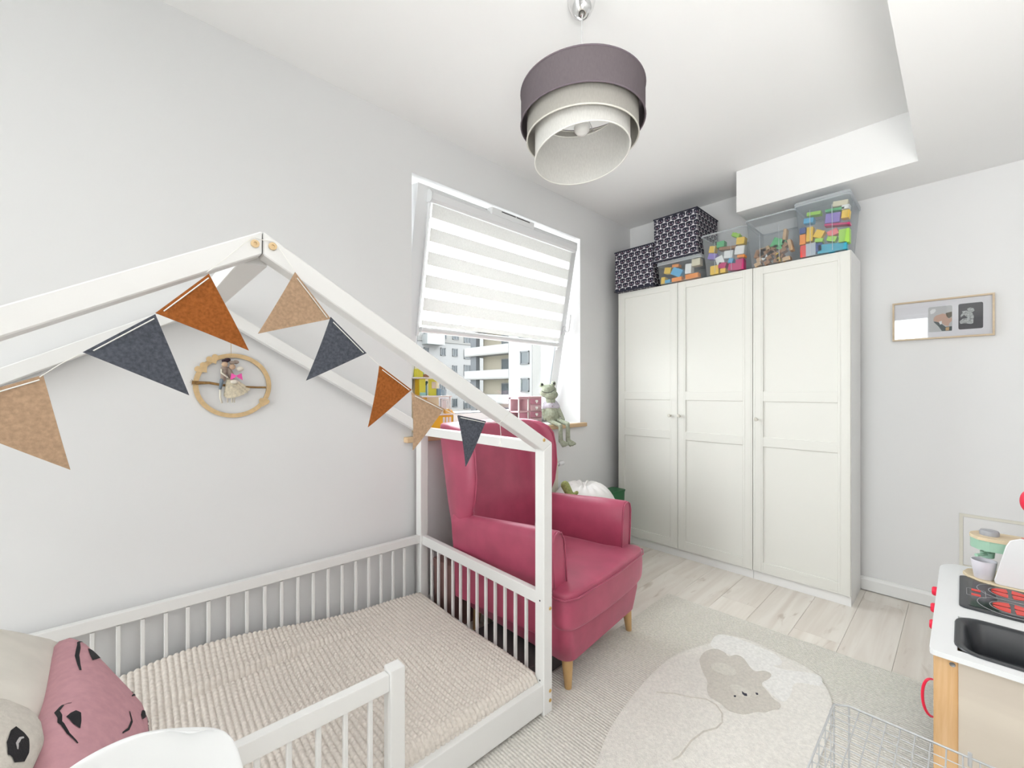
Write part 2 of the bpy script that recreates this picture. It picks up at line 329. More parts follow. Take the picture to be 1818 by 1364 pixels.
def farwin(parent, ax, val, u0, v0, u1, v1, split=True):
    p = on(ax, val, u0, v0); q = on(ax, val, u1, v1)
    z0, z1 = sorted((p.z, q.z))
    if ax == 'y':
        a0, a1 = sorted((p.x, q.x)); mk = lambda bm, a, b, c, d, e, f: box(bm, (a, val+e, b), (c, val+f, d)); 
    else:
        a0, a1 = sorted((p.y, q.y)); mk = lambda bm, a, b, c, d, e, f: box(bm, (val+e, a, b), (val+f, c, d))
    w = .12; bm = B(); mk(bm, a0, z0, a0+w, z1, -.12, .02); mk(bm, a1-w, z0, a1, z1, -.12, .02); mk(bm, a0, z0, a1, z0+w, -.12, .02); mk(bm, a0, z1-w, a1, z1, -.12, .02)
    if split: mk(bm, (a0+a1)/2-w/2, z0, (a0+a1)/2+w/2, z1, -.1, .02)
    f = obj('window', bm, frm, parent, world=True)
    bm = B(); mk(bm, a0+w, z0+w, a1-w, z1-w, -.05, -.01); obj('pane', bm, gl2, f, world=True)
for (u0, v0, u1, v1) in ((752, 584, 762, 595), (780, 587, 792, 602), (803, 589, 814, 604), (823.5, 592, 835, 610), (782, 617.5, 790.5, 632), (803, 619, 812, 633.5), (823.5, 621, 835, 638), (803, 649, 811, 662), (823.5, 648, 835, 668), (803, 708, 811.5, 722.5), (823, 713, 835, 726), (752, 617, 761, 628), (782, 556, 791, 570), (803, 558, 813, 573), (782, 708, 790, 722), (803, 678, 811, 692), (781, 679, 790, 693), (823.5, 679, 835, 698)):
    farwin(A, 'y', YA, u0, v0, u1, v1, True)
# white balcony on the far left of the facade
p = on('y', YA, 749, 611.5); q = on('y', YA, 780, 597)
obj('balcony', bx((p.x, YA-1.6, p.z), (q.x, YA, q.z)), mat('balcony_glass', (.095, .1, .1), .3), A, world=True)
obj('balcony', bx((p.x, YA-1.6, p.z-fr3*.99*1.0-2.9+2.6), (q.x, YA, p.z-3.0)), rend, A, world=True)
# neighbour block with balconies: its west face looks at us
XN, YN = 32.3, 31.2
N = thing('apartment_building', 'nearer white apartment block with wrapped balconies and beige cladding seen through window', 'building', (40, 36, -9))
pw = on('x', XN, 903, 650)                # end of the plain wall
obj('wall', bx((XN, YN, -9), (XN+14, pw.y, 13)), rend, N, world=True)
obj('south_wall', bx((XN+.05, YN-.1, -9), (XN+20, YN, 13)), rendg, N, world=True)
pf = on('x', XN, 838, 650)
obj('recessed_wall', bx((XN+1.6, pw.y, -9), (XN+14, on('x', XN+1.6, 858, 650).y, 13)), beige, N, world=True)
fl_z = [on('x', XN, 840, v).z for v in (631, 672.5, 714.5)]
st = fl_z[0]-fl_z[1]
for k in range(-1, 5):
    z = fl_z[0]-k*st
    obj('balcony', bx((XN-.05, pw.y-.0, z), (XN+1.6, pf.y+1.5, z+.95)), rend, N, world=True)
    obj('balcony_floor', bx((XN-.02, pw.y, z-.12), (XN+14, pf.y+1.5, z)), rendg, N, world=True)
    bm = B(); yy = on('x', XN+1.55, 862, 650).y
    for py in (pw.y+.2, pw.y+1.5, pw.y+2.8): box(bm, (XN+1.5, py, z+.15), (XN+1.6, py+.12, z+2.3))
    box(bm, (XN+1.5, pw.y+.2, z+2.2), (XN+1.6, pw.y+2.9, z+2.3)); f = obj('balcony_door', bm, frm, N, world=True)
    obj('pane', bx((XN+1.55, pw.y+.2, z+.15), (XN+1.59, pw.y+2.9, z+2.3)), gl2, f, world=True)
ca, cb = on('x', XN+.3, 835.5, 650).y, on('x', XN+.3, 845, 650).y
obj('column', bx((XN+.3, min(ca, cb), -9), (XN+.9, max(ca, cb), 13)), conc, N, world=True)
for (u0, v0, u1, v1) in ((924.5, 624.5, 940, 646.5), (925.5, 672, 940, 696), (923, 577, 939, 598)): farwin(N, 'x', XN, u0, v0, u1, v1, False)
farwin(N, 'y', YN-.1, 1010, 620, 1020, 645)
for i, (x, y, r_, z) in enumerate(((44, 50, 2.6, -5), (48, 52, 2.2, -2.2), (38, 54, 2.4, -6.5))):
    t = thing('tree', ['dark green round tree between the apartment blocks', 'tall green tree beside the far grey column', 'low green tree before the far white block'][i], 'tree', (x, y, -9))
    bm = B()
    for _ in range(10): ell(bm, (x+random.uniform(-1, 1)*r_*.6, y+random.uniform(-1, 1)*r_*.6, z+random.uniform(-1, 1)*r_*.6), random.uniform(.6, 1)*r_*.6, 8, 6)
    obj('crown', bm, mat('leaf_green', (.035, .075, .02), .9, noise=.5, nscale=2), t, world=True, kind='stuff')
    bm = B(); tube(bm, [(x, y, -9), (x, y, z)], .18, 6); obj('trunk', bm, mat('bark', (.06, .045, .03), .9), t, world=True)
# ================================================================== WARDROBE
def wardrobe(y0, y1, doors, label, knobs):
    t = thing('wardrobe', label, 'wardrobe', ((XF+XW)/2, (y0+y1)/2, 0), 0, 'wardrobes along the wall')
    D0 = XF+.02; XE = XW-.018
    bm = B(); th = .018
    box(bm, (D0, y0, 0), (XE, y0+th, 2.01), .0008); box(bm, (D0, y1-th, 0), (XE, y1, 2.01), .0008)
    box(bm, (D0, y0+th, 1.992), (XE, y1-th, 2.01)); box(bm, (D0, y0+th, .057), (XE, y1-th, .075)); box(bm, (XE-.006, y0+th, .05), (XE, y1-th, 2.0))
    obj('body', bm, warw, t, world=True)
    obj('plinth', bx((D0-.004, y0+.001, 0), (D0+.014, y1-.001, .055), .001), warw, t, world=True)
    w = (y1-y0)/doors
    for d in range(doors):
        a = y0+d*w+.0015; b = y0+(d+1)*w-.0015; sw = .058
        zs = [(.06, .127), (.862, .922), (1.149, 1.213), (1.96, 2.008)]
        bm = B(); box(bm, (XF, a, .06), (D0-.002, a+sw, 2.008), .0015); box(bm, (XF, b-sw, .06), (D0-.002, b, 2.008), .0015)
        for z0, z1 in zs: box(bm, (XF+.0006, a+sw-.001, z0), (D0-.002, b-sw+.001, z1), .0015)
        dd = obj('door', bm, warm, t, world=True)
        bm = B()
        for (z0, z1) in ((.127, .862), (.922, 1.149), (1.213, 1.96)): box(bm, (XF+.008, a+sw-.002, z0-.002), (XF+.013, b-sw+.002, z1+.002))
        obj('door_panel', bm, warm, dd, world=True)
        # fine beads along the stiles and rails
        bm = B()
        for yy in (a+.010, a+sw-.012, b-.012, b-sw+.010): box(bm, (XF-.0012, yy, .06), (XF+.001, yy+.002, 2.008))
        for z0, z1 in zs:
            for zz in (z0+.012, z1-.014): box(bm, (XF-.0006, a+sw, zz), (XF+.001, b-sw, zz+.002))
        obj('bead', bm, warm, dd, world=True)
        ky = knobs[d]; bm = B(); lathe(bm, [(.005, 0), (.005, .014), (.0105, .017), (.0125, .022), (.0105, .027), (.004, .029)], n=16)
        bm.transform(Matrix.Translation((XF, ky, 1.035)) @ Matrix.Rotation(R(-90), 4, 'Y')); obj('knob', bm, mat('knob', (.62, .60, .53), .35), dd, world=True, auto=40)
    return t
wardrobe(YR+.5, YR+1.5, 2, 'double-door off-white panelled wardrobe beside the window wall', (1.412, 1.485))
wardrobe(YR, YR+.5, 1, 'single-door off-white panelled wardrobe nearest the framed picture', (.905,))
# ================================================================== boxes on top of the wardrobe
def catmat():
    m = bpy.data.materials.new('cat_print'); m.use_nodes = True; n = m.node_tree; b = n.nodes['Principled BSDF']; b.inputs['Roughness'].default_value = .8; MATS['cat'] = m
    def M(op, a, c=None, d=None):
        x = n.nodes.new('ShaderNodeMath'); x.operation = op
        for i, k in enumerate((a, c, d)):
            if k is None: continue
            if isinstance(k, (int, float)): x.inputs[i].default_value = k
            else: n.links.new(k, x.inputs[i])
        return x.outputs[0]
    t = n.nodes.new('ShaderNodeUVMap'); s = n.nodes.new('ShaderNodeSeparateXYZ'); n.links.new(t.outputs[0], s.inputs[0])
    U = M('DIVIDE', s.outputs[0], .054); Vv = M('DIVIDE', s.outputs[1], .038)
    row = M('FLOOR', Vv); odd = M('MODULO', M('ABSOLUTE', row), 2.0); x = M('SUBTRACT', M('FRACT', M('ADD', U, M('MULTIPLY', odd, .5))), .5)
    y = M('SUBTRACT', M('FRACT', Vv), .5); ax = M('ABSOLUTE', x)
    # head: wide dark shape, round below, two pointed ears above, drawn up to the row above
    e = M('ADD', M('POWER', M('DIVIDE', ax, .46), 2.8), M('POWER', M('DIVIDE', M('ABSOLUTE', M('ADD', y, -.0)), .50), 2.8))
    head = M('LESS_THAN', e, 1.0)
    ear = M('MULTIPLY', M('GREATER_THAN', y, .1), M('LESS_THAN', M('ABSOLUTE', M('SUBTRACT', ax, .38)), M('MULTIPLY', M('SUBTRACT', .62, y), .2)))
    dk = M('MAXIMUM', head, ear)
    def dot(cx, cy, rx, ry, aa=ax):
        return M('LESS_THAN', M('ADD', M('POWER', M('DIVIDE', M('ABSOLUTE', M('SUBTRACT', aa, cx)), rx), 2), M('POWER', M('DIVIDE', M('ABSOLUTE', M('SUBTRACT', y, cy)), ry), 2)), 1)
    eye = dot(.2, .02, .065, .075); nose = dot(0, -.16, .06, .06, x); whisk = dot(.3, -.2, .1, .035)
    mk = M('MAXIMUM', eye, whisk)
    mx = n.nodes.new('ShaderNodeMix'); mx.data_type = 'RGBA'; n.links.new(dk, mx.inputs[0]); mx.inputs[6].default_value = (.74, .72, .74, 1); mx.inputs[7].default_value = (.012, .013, .028, 1)
    m2 = n.nodes.new('ShaderNodeMix'); m2.data_type = 'RGBA'; n.links.new(mk, m2.inputs[0]); n.links.new(mx.outputs[2], m2.inputs[6]); m2.inputs[7].default_value = (.45, .4, .47, 1)
    m3 = n.nodes.new('ShaderNodeMix'); m3.data_type = 'RGBA'; n.links.new(nose, m3.inputs[0]); n.links.new(m2.outputs[2], m3.inputs[6]); m3.inputs[7].default_value = (.5, .2, .25, 1)
    n.links.new(m3.outputs[2], b.inputs['Base Color']); return m
catm = catmat()
navy = mat('navy_trim', (.014, .015, .032), .7)
def catbox(y0, y1, z0, z1, label, x0=2.972):
    x1 = x0+.36; t = thing('storage_box', label, 'storage box', ((x0+x1)/2, (y0+y1)/2, z0), 0, 'cat print storage boxes')
    bm = bx((x0, y0, z0), (x1, y1, z1), .006, 2); uv = bm.loops.layers.uv.new('UVMap')
    for f in bm.faces:
        f.normal_update(); nx, ny, nz = [abs(k) for k in f.normal]
        for l in f.loops:
            c = l.vert.co; l[uv].uv = (2-c.y, c.z-2.0) if nx >= max(ny, nz) else ((c.x+.01, c.z-2.0) if ny >= nz else (c.x, c.y))
    obj('body', bm, catm, t, world=True)
    for zz in (z1-.004, z0+.006): bm = B(); tube(bm, [(x, y, zz) for x, y in ((x0, y0), (x1, y0), (x1, y1), (x0, y1))], .006, 6, closed=True); obj('piping', bm, navy, t, world=True)
catbox(1.602, 1.934, 2.01, 2.335, 'navy box with white cat face print standing in the corner on wardrobe')
catbox(1.27, 1.594, 2.175, 2.503, 'navy cat face print box raised on a clear lidded bin')
binm = glassy('clear_plastic', (.94, .96, .97), body=.15, rough=.3, gloss=.02, bodycol=(.84, .88, .92)); rimm = glassy('clear_plastic_rim', (.9, .93, .95), body=.6, rough=.3, gloss=.08, bodycol=(.84, .87, .9))
def bin_(y0, y1, z1, label, lid, tap=.022, window=True):
    x0, x1 = 2.975, 3.325; z0 = 2.0105; cy = (y0+y1)/2; t = thing('storage_bin', label, 'storage bin', ((x0+x1)/2, cy, z0), 0, 'clear plastic bins on the wardrobe')
    w = y1-y0; d = x1-x0; zt = z1-(.014 if lid else 0)
    def sec(k, z, ins=0): return [((x0+x1)/2+px, cy+py, z) for px, py in rrect(d-2*tap*k-2*ins, w-2*tap*k-2*ins, .022, 4)]
    bm = B(); loft(bm, [sec(1, z0+.0025, .0), sec(0, zt-.012)], cap=False)
    f = bm.faces.new([bm.verts.new(p) for p in sec(1.0, z0+.0025)]); obj('body', bm, binm, t, world=True, auto=50)
    bm = B(); tube(bm, sec(0, zt-.006, -.002), .0055, 6, closed=True); obj('rim', bm, rimm, t, world=True, smooth=True)
    if window:
        bm = B(); zz0, zz1 = z0+.01, z1-.06; f = lambda z: x0+tap*(1-(z-z0)/(zt-z0))-.0015
        tube(bm, [(f(zz0), cy+.055, zz0), (f(zz1), cy+.055+.0, zz1), (f(zz1), cy-.05, zz1), (f(zz0), cy-.05, zz0)], .0016, 5); obj('label_frame', bm, rimm, t, world=True)
    if lid:
        bm = B(); loft(bm, [sec(-.25, zt), sec(-.3, zt+.008), sec(-.2, z1)]); obj('lid', bm, rimm, t, world=True, auto=40)
    return t
bin_(1.247, 1.572, 2.172, 'low clear lidded bin of orange and blue blocks beneath a cat box', True, .012, False)
bin_(.962, 1.243, 2.288, 'open clear bin of mixed building blocks beside the raised cat box', False)
bin_(.692, .958, 2.312, 'clear bin half full of brown wooden toys in the middle', False)
bin_(.43, .688, 2.336, 'clear lidded bin of bright building blocks at the right end', True)
colr = dict(yellow=(.85, .55, .05), orange=(.85, .28, .03), blue=(.10, .42, .68), white=(.82, .82, .8), magenta=(.55, .02, .15), green=(.10, .45, .18), lime=(.35, .65, .08), red=(.75, .06, .05), purple=(.28, .2, .55), brown=(.30, .15, .07), turquoise=(.02, .35, .48), pink=(.85, .2, .22), navy=(.02, .06, .25), tan=(.55, .36, .2), grey=(.45, .5, .55), cream=(.75, .68, .5))
def brick(c, y, z, w, h, where, dep=.05, x=3.0, rot=0, studs=True, wood_=False):
    cname = c; t = thing('toy_block', where, 'toy block', (x+dep/2, y, z), 0, 'toy pieces '+Bn)
    M = Matrix.Translation((x+dep/2, y, z+h/2)) @ Matrix.Rotation(rot, 4, 'X')
    bm = bx((-dep/2, -w/2, -h/2), (dep/2, w/2, h/2), .002); bm.transform(M); m = mat('toy_'+c, colr[c], .35 if not wood_ else .6)
    b = obj('block', bm, m, t, world=True)
    if studs:
        bm = B(); n = max(1, int(w/.018))
        for i in range(n): lathe(bm, [(.0055, 0), (.0055, .005)], ((0), -w/2+(i+.5)*w/n, h/2), 10)
        bm.transform(M); obj('stud', bm, m, t, world=True)
Bn = 'in bin under cat box'
for c, y, z, w, h, r_, d in (('yellow', 1.535, 2.015, .03, .05, .1, 'small yellow toy block at the left end '), ('blue', 1.50, 2.015, .04, .025, 0, 'flat blue toy block near the left end '), ('orange', 1.43, 2.015, .075, .03, 0, 'long orange toy block lying centrally '), ('blue', 1.43, 2.055, .08, .055, .5, 'large light blue toy block tilted in the middle '), ('orange', 1.32, 2.015, .09, .035, 0, 'broad orange toy block near the right end '), ('white', 1.345, 2.055, .045, .07, .05, 'white toy block standing on orange '), ('yellow', 1.50, 2.085, .05, .045, .2, 'yellow toy block high at left '), ('cream', 1.29, 2.1, .06, .05, 0, 'cream toy block high at right '), ('orange', 1.44, 2.12, .05, .022, .1, 'thin orange toy block just under the lid ')):
    brick(c, y, z, w, h, d+Bn, rot=r_, x=2.997)
Bn = 'in bin beside the raised cat box'
for c, y, z, w, h, r_, d in (('yellow', 1.165, 2.014, .055, .06, 0, 'square yellow toy block at lower left '), ('magenta', 1.115, 2.045, .05, .04, .3, 'magenta toy block tipped near lower left '), ('yellow', 1.11, 2.014, .035, .03, 0, 'small low yellow toy block '), ('magenta', 1.05, 2.02, .05, .045, .15, 'magenta toy block low in the middle '), ('blue', 1.06, 2.07, .03, .03, .3, 'little bright blue toy block '), ('magenta', 1.005, 2.014, .05, .07, 0, 'tall magenta toy block at lower right '), ('orange', .998, 2.092, .045, .018, .1, 'thin orange toy block at right '), ('white', 1.13, 2.075, .05, .055, -.3, 'white toy block tipped at left '), ('white', 1.075, 2.105, .055, .05, .1, 'ribbed white toy block in the middle '), ('white', 1.005, 2.115, .06, .055, .1, 'white toy block at right '), ('purple', 1.18, 2.12, .055, .04, .3, 'purple toy block at left '), ('brown', 1.08, 2.165, .11, .02, .1, 'brown flat toy block across the middle '), ('yellow', 1.18, 2.165, .04, .045, .2, 'yellow toy block high at left '), ('green', 1.125, 2.19, .05, .04, 0, 'green toy block high in the middle '), ('yellow', 1.0, 2.18, .05, .045, .1, 'yellow toy block high at right '), ('lime', 1.03, 2.235, .05, .025, .5, 'lime toy block near the top ')):
    brick(c, y, z, w, h, d+Bn, rot=r_)
Bn = 'in the half full middle bin'
for i in range(16):
    y = .74+.17*((i*37) % 16)/16; z = 2.014+.028*(i//4); c = 'brown' if i % 3 else 'tan'
    brick(c, y, z, random.uniform(.03, .06), .024, ['dark brown wooden piece ', 'tan wooden piece ', 'brown wooden piece ', 'small brown wooden peg '][i % 4]+['at the bottom ', 'in the second layer ', 'in the third layer ', 'on top of the heap '][i//4]+Bn, rot=random.uniform(-.6, .6), studs=False, wood_=True)
for c, y, z, w, h, r_, d in (('green', .785, 2.10, .07, .06, .5, 'green toy block tilted on the heap '), ('yellow', .785, 2.016, .02, .055, -.15, 'narrow yellow toy block at the front '), ('white', .845, 2.06, .07, .02, -.6, 'white wheeled strip sloping '), ('tan', .75, 2.12, .018, .09, .12, 'tall tan wooden stick upright '), ('tan', .72, 2.07, .02, .07, -.2, 'short tan wooden stick at right '), ('brown', .88, 2.06, .07, .05, .3, 'dark brown wooden wedge at left ')):
    brick(c, y, z, w, h, d+Bn, rot=r_, studs=False)
Bn = 'in the right end bin'
for c, y, z, w, h, r_, d in (('red', .652, 2.014, .03, .07, 0, 'red toy block at the lower left '), ('grey', .615, 2.014, .05, .075, 0, 'pale grey toy block at the lower left '), ('navy', .575, 2.03, .03, .05, 0, 'navy toy block low '), ('turquoise', .54, 2.014, .08, .05, .1, 'long turquoise toy block at the bottom '), ('turquoise', .475, 2.014, .06, .045, 0, 'square turquoise toy block at the bottom '), ('lime', .458, 2.05, .05, .08, 0, 'large lime toy block at the lower right '), ('orange', .655, 2.09, .03, .06, 0, 'orange toy block at left '), ('yellow', .62, 2.10, .032, .085, .05, 'tall yellow toy block at left '), ('navy', .655, 2.155, .03, .035, 0, 'small navy toy block at left edge '), ('yellow', .575, 2.11, .045, .045, .5, 'round-edged yellow toy block in the middle '), ('lime', .575, 2.085, .04, .022, .2, 'flat lime toy block in the middle '), ('lime', .515, 2.075, .045, .03, .4, 'lime toy block tipped low '), ('pink', .51, 2.105, .05, .035, -.3, 'coral pink toy block tipped '), ('magenta', .49, 2.16, .12, .012, .18, 'long magenta plate '), ('purple', .51, 2.18, .07, .055, .12, 'purple toy block with windows '), ('yellow', .452, 2.19, .035, .045, .1, 'yellow toy block at the right '), ('white', .452, 2.24, .035, .025, .1, 'white toy block on yellow '), ('blue', .625, 2.21, .05, .03, .1, 'blue toy block high at left '), ('lime', .60, 2.25, .07, .02, .1, 'thin lime toy block high at left '), ('green', .5, 2.245, .09, .015, .1, 'thin green toy block high at right '), ('cream', .475, 2.265, .07, .03, .1, 'cream toy block just under the lid ')):
    brick(c, y, z, w, h, d+Bn, rot=r_)
# ================================================================== BED
THB = -.0174; BED = (1.1619, 1.0604, 0)
bed = thing('house_bed', 'white wooden house-shaped toddler bed with slatted rails against the wall', 'bed', BED, THB)
PW = .0468; BW = .885; LEN = 1.877
def part(name, lo, hi, bev=.003, m=whitew, **k): return obj(name, bx(lo, hi, bev, 2), m, bed, **k)
def post(a, b, z0=0., z1=1.0, sl=True):
    zi = z1-.004; zo = z1+.021
    if not sl: return part('post', (a, b, z0), (a+PW, b+PW, z1), .0035)
    zl, zr = (zi, zo) if a > -1 else (zo, zi)
    bm = B(); prism(bm, [(a, b, z0), (a+PW, b, z0), (a+PW, b, zr), (a, b, zl)], (0, PW, 0), .003); return obj('post', bm, whitew, bed)
post(0, 0, .012); post(0, BW, 0); post(-LEN, 0, .012); post(-LEN, BW, 0)
def rafter(b, right=True):
    rx = -.9147; zr, zo = 1.575, 1.021; z = .052
    s = 1 if right else -1; off = 0 if right else 1
    X = lambda a: a if right else 2*rx-a
    g = .0012
    bm = B(); prism(bm, [(X(0), b, .996), (X(PW), b, 1.0215), (X(rx+g), b, zr), (X(rx+g), b, zr-z)], (0, PW, 0), .0025); o = obj('rafter', bm, whitew, bed); return o
for b in (0, BW): rafter(b, True); rafter(b, False)
part('ridge_beam', (-.953, PW, 1.508), (-.896, BW, 1.555)); 
for a in (0.002, -LEN): part('eave_beam', (a, PW, .985), (a+PW-.004, BW, 1.025))
part('foot_rail', (.012, PW, .409), (.038, BW, .456)); part('head_rail', (-LEN+.012, PW, .409), (-LEN+.038, BW, .456))
part('foot_rail', (.012, PW, .03), (.038, BW, .12)); part('head_rail', (-LEN+.012, PW, .03), (-LEN+.038, BW, .12))
part('back_rail', (-LEN+PW, BW+.002, .420), (0, BW+.028, .460)); part('back_rail', (-LEN+PW, BW+.002, .03), (0, BW+.028, .12))
part('side_rail', (-LEN+PW, .004, .028), (0, .030, .128)); 
part('guard_post', (-.606, 0, .03), (-.606+.043, .043, .448), .004)
part('guard_rail', (-LEN+PW, .008, .391), (-.606, .034, .438))
bb = bx((-.006, -.006, 0), (.006, .006, .30), .0015); bme = bpy.data.meshes.new('bar'); bb.to_mesh(bme); bb.free(); bme.materials.append(whitew)
for i in range(12):
    for aa in (.025, -LEN+.025): objm('bar', bme, whitew, bed, loc=(aa, .118+i*.0633, .115))
for i in range(27): objm('bar', bme, whitew, bed, loc=(-.085-i*.0632, BW+.015, .115))
for i in range(18): objm('bar', bme, whitew, bed, loc=(-.656-i*.0665, .021, .1))
def bolt(p, n, r=.0065, ring=False):
    bm = B(); lathe(bm, [(r, 0), (r, .0015), (r*.8, .0025)] + ([] if ring else [(.3*r, .0022), (.3*r, .001)]), n=16)
    q = Vector((0, 0, 1)).rotation_difference(Vector(n)).to_matrix().to_4x4(); bm.transform(Matrix.Translation(p) @ q); obj('bolt', bm, brass, bed)
for (a, z) in ((0.0, 1.035), (.033, .402), (.033, .094), (.033, .058)): bolt((a+.001, -.0001, z), (0, -1, 0))
for z in (.435, .138): 
    bm = B(); lathe(bm, [(.003, 0), (.003, .001)], n=10); bm.transform(Matrix.Translation((-.0001, .02, z)) @ Matrix.Rotation(R(-90), 4, 'Y')); obj('screw_hole', bm, dark, bed)
for a, z in ((-.93, 1.543), (-.895, 1.545)):
    bm = B(); lathe(bm, [(.0085, 0), (.0085, .004), (.0035, .0045), (.003, .002)], n=20); bm.transform(Matrix.Translation((a, -.0001, z)) @ Matrix.Rotation(R(90), 4, 'X')); obj('hook', bm, mat('hook_wood', (.72, .52, .28), .4), bed, auto=40)
# mattress and waffle blanket
mt = thing('mattress', 'white mattress hidden under the beige waffle blanket in the house bed', 'mattress', BED, THB)
obj('core', bx((-LEN+.06, .04, .03), (.006, BW-.004, .135), .02, 3), mat('mattress_white', (.7, .7, .68), .9), mt, auto=50)
def blanket():
    na, ns = 980, 470
    A0, A1 = -LEN+.062, .0
    t = np.linspace(0, 1, na); s = np.linspace(0, 1, ns)
    aw = A0+(A1-A0+.045)*t                         # arc coordinate along the bed (last part rolls down at foot)
    bw_ = .000+(.918-.000+.03)*s                    # arc across (first part = front side)
    Aw, Bw = np.meshgrid(aw, bw_, indexing='ij')
    rr = .03
    def roll(x, edge, sgn):      # quarter-round fold near an edge
        d = (x-edge)*sgn         # distance past start of fold
        th = np.clip(d/rr, 0, math.pi/2); ex = np.clip(d-rr*math.pi/2, 0, None)
        pos = np.where(d > 0, edge+sgn*rr*np.sin(th), x); drop = np.where(d > 0, rr*(1-np.cos(th))+ex, 0)
        nx = np.where(d > 0, sgn*np.sin(th), 0); nz = np.where(d > 0, np.cos(th), 1); return pos, drop, nx, nz
    pa, da, nxa, nza = roll(Aw, A1-.022, 1)
    pb, db, nxb, nzb = roll(Bw, .0325+rr, -1)
    top = .163+.010*np.sin(Aw*2.3+.4)*np.sin(Bw*3)
    rear = np.clip((Bw-.58)/.3, 0, 1)**1.5; alongl = np.exp(-((Aw+.95)/.42)**2)
    top = top+.092*rear*alongl+.008*rear
    crease = .70-.03*np.sin(Aw*3); top = top-.014*np.exp(-((Bw-crease)/.008)**2)*np.clip((-Aw-.3)/.3, 0, 1)+.008*np.exp(-((Bw-crease-.03)/.02)**2)*np.clip((-Aw-.3)/.3, 0, 1)
    top = top+.005*np.sin(Aw*11+Bw*9)*np.exp(-((Bw-.35)/.4)**2)-.012*np.exp(-((Aw-.0)/.12)**2)
    edge = np.clip((Bw-.88)/.03, 0, 1); top = top-.03*edge**2
    z = top-np.minimum(da+db, .075+0*da)
    # ribs: padded cords across the bed, broken into little squares
    pa_ = .0178; pb_ = .0165
    fa = np.abs(np.sin(math.pi*(Aw+.004*np.sin(Bw*7))/pa_))**.5; fb = np.abs(np.sin(math.pi*(Bw+.002*np.sin(Aw*23))/pb_))**.6
    hh = .0085*fa*(.5+.5*fb)
    sc = np.maximum(np.sqrt((nxa+0)**2+(nxb)**2+np.minimum(nza, nzb)**2), 1e-6)
    X = pa+hh*nxa/sc; Y = pb+hh*nxb/sc; Z = z+hh*np.minimum(nza, nzb)/sc
    Y = np.minimum(Y, BW-.003); X = np.minimum(X, .0085)
    vs = np.stack([X, Y, Z], -1).reshape(-1, 3)
    i = np.arange(na-1)[:, None]*ns+np.arange(ns-1)[None, :]
    fs = np.stack([i, i+ns, i+ns+1, i+1], -1).reshape(-1, 4)
    me = bpy.data.meshes.new('blanket'); me.from_pydata(vs.tolist(), [], fs.tolist()); me.update()
    return me
blm = mat('beige_fleece', (.72, .665, .605), .95, .1, noise=.08, nscale=120, sheen=.35, sheentint=(.9, .85, .8))
o = objm('blanket', blanket(), blm, None, smooth=True); o.location = BED; o.rotation_euler = (0, 0, THB); tag(o, 'beige waffle-ribbed fleece blanket spread over the house bed', 'blanket')
# ------------------------------------------------------------------ bunting
bu = thing('bunting', 'felt triangle bunting in rust, beige and grey strung along the bed roof', 'bunting', BED, THB)
felt = dict(rust=mat('rust_felt', (.31, .10, .025), .95, .1, noise=.22, nscale=160, bump=.2, bscale=500), beige=mat('beige_felt', (.43, .29, .19), .95, .1, noise=.16, nscale=160, bump=.2, bscale=500), grey=mat('grey_felt', (.085, .092, .112), .95, .1, noise=.3, nscale=160, bump=.2, bscale=500))
FL = [('beige', (-1.37, 1.187), (-1.245, 1.244), (-1.213, 1.080)), ('grey', (-1.198, 1.285), (-1.100, 1.364), (-1.048, 1.208)), ('rust', (-1.100, 1.366), (-1.016, 1.457), (-0.945, 1.304)), ('beige', (-0.853, 1.491), (-0.773, 1.392), (-0.928, 1.342)),
      ('grey', (-0.773, 1.397), (-0.683, 1.314), (-0.829, 1.241)), ('rust', (-0.648, 1.284), (-0.554, 1.220), (-0.679, 1.123)), ('beige', (-0.554, 1.213), (-0.447, 1.164), (-0.550, 1.051)), ('grey', (-0.400, 1.144), (-0.289, 1.120), (-0.369, 0.984))]
FB = -.02
for c, p, q, r_ in FL:
    bm = B(); N_ = 8; P, Q, T3 = Vector((p[0], FB, p[1])), Vector((q[0], FB, q[1])), Vector((r_[0], FB, r_[1]))
    def pt(i, j, s):   # gentle curl
        a = i/N_; bb_ = j/N_; v = P+(T3-P)*a+(Q-P)*bb_; v.y += -.006*math.sin(math.pi*a)*(1-bb_)+s; return v
    for s in (0, .0022):
        g = {(i, j): bm.verts.new(pt(i, j, s)) for i in range(N_+1) for j in range(N_+1-i)}
        for i in range(N_):
            for j in range(N_-i):
                bm.faces.new((g[i, j], g[i+1, j], g[i, j+1]))
                if j < N_-i-1: bm.faces.new((g[i+1, j], g[i+1, j+1], g[i, j+1]))
        if s == 0: g0 = g
    rim = [(i, 0) for i in range(N_)]+[(N_-k, k) for k in range(N_)]+[(0, N_-k) for k in range(N_)]
    for a, b in zip(rim, rim[1:]+rim[:1]): bm.faces.new((g0[a], g0[b], g[b], g[a]))
    f = obj('flag', bm, felt[c], bu, label={'rust': 'rust brown felt flag', 'beige': 'beige felt flag', 'grey': 'dark grey felt flag'}[c])
    ctr = (P+Q+T3)/3; e1 = P+(ctr-P)*.115+(Q-P)*.04; e2 = Q+(ctr-Q)*.115; e1.y = e2.y = FB-.0022
    bm = B(); tube(bm, [e1, (e1+e2)/2+Vector((0, -.0005, 0)), e2], .0012, 5); obj('stitch', bm, cord, f)
bm = B()
def sg(*pts): bm = B(); tube(bm, [Vector((a, b, z)) for a, b, z in pts], .0009, 5); obj('string', bm, cord, bu)
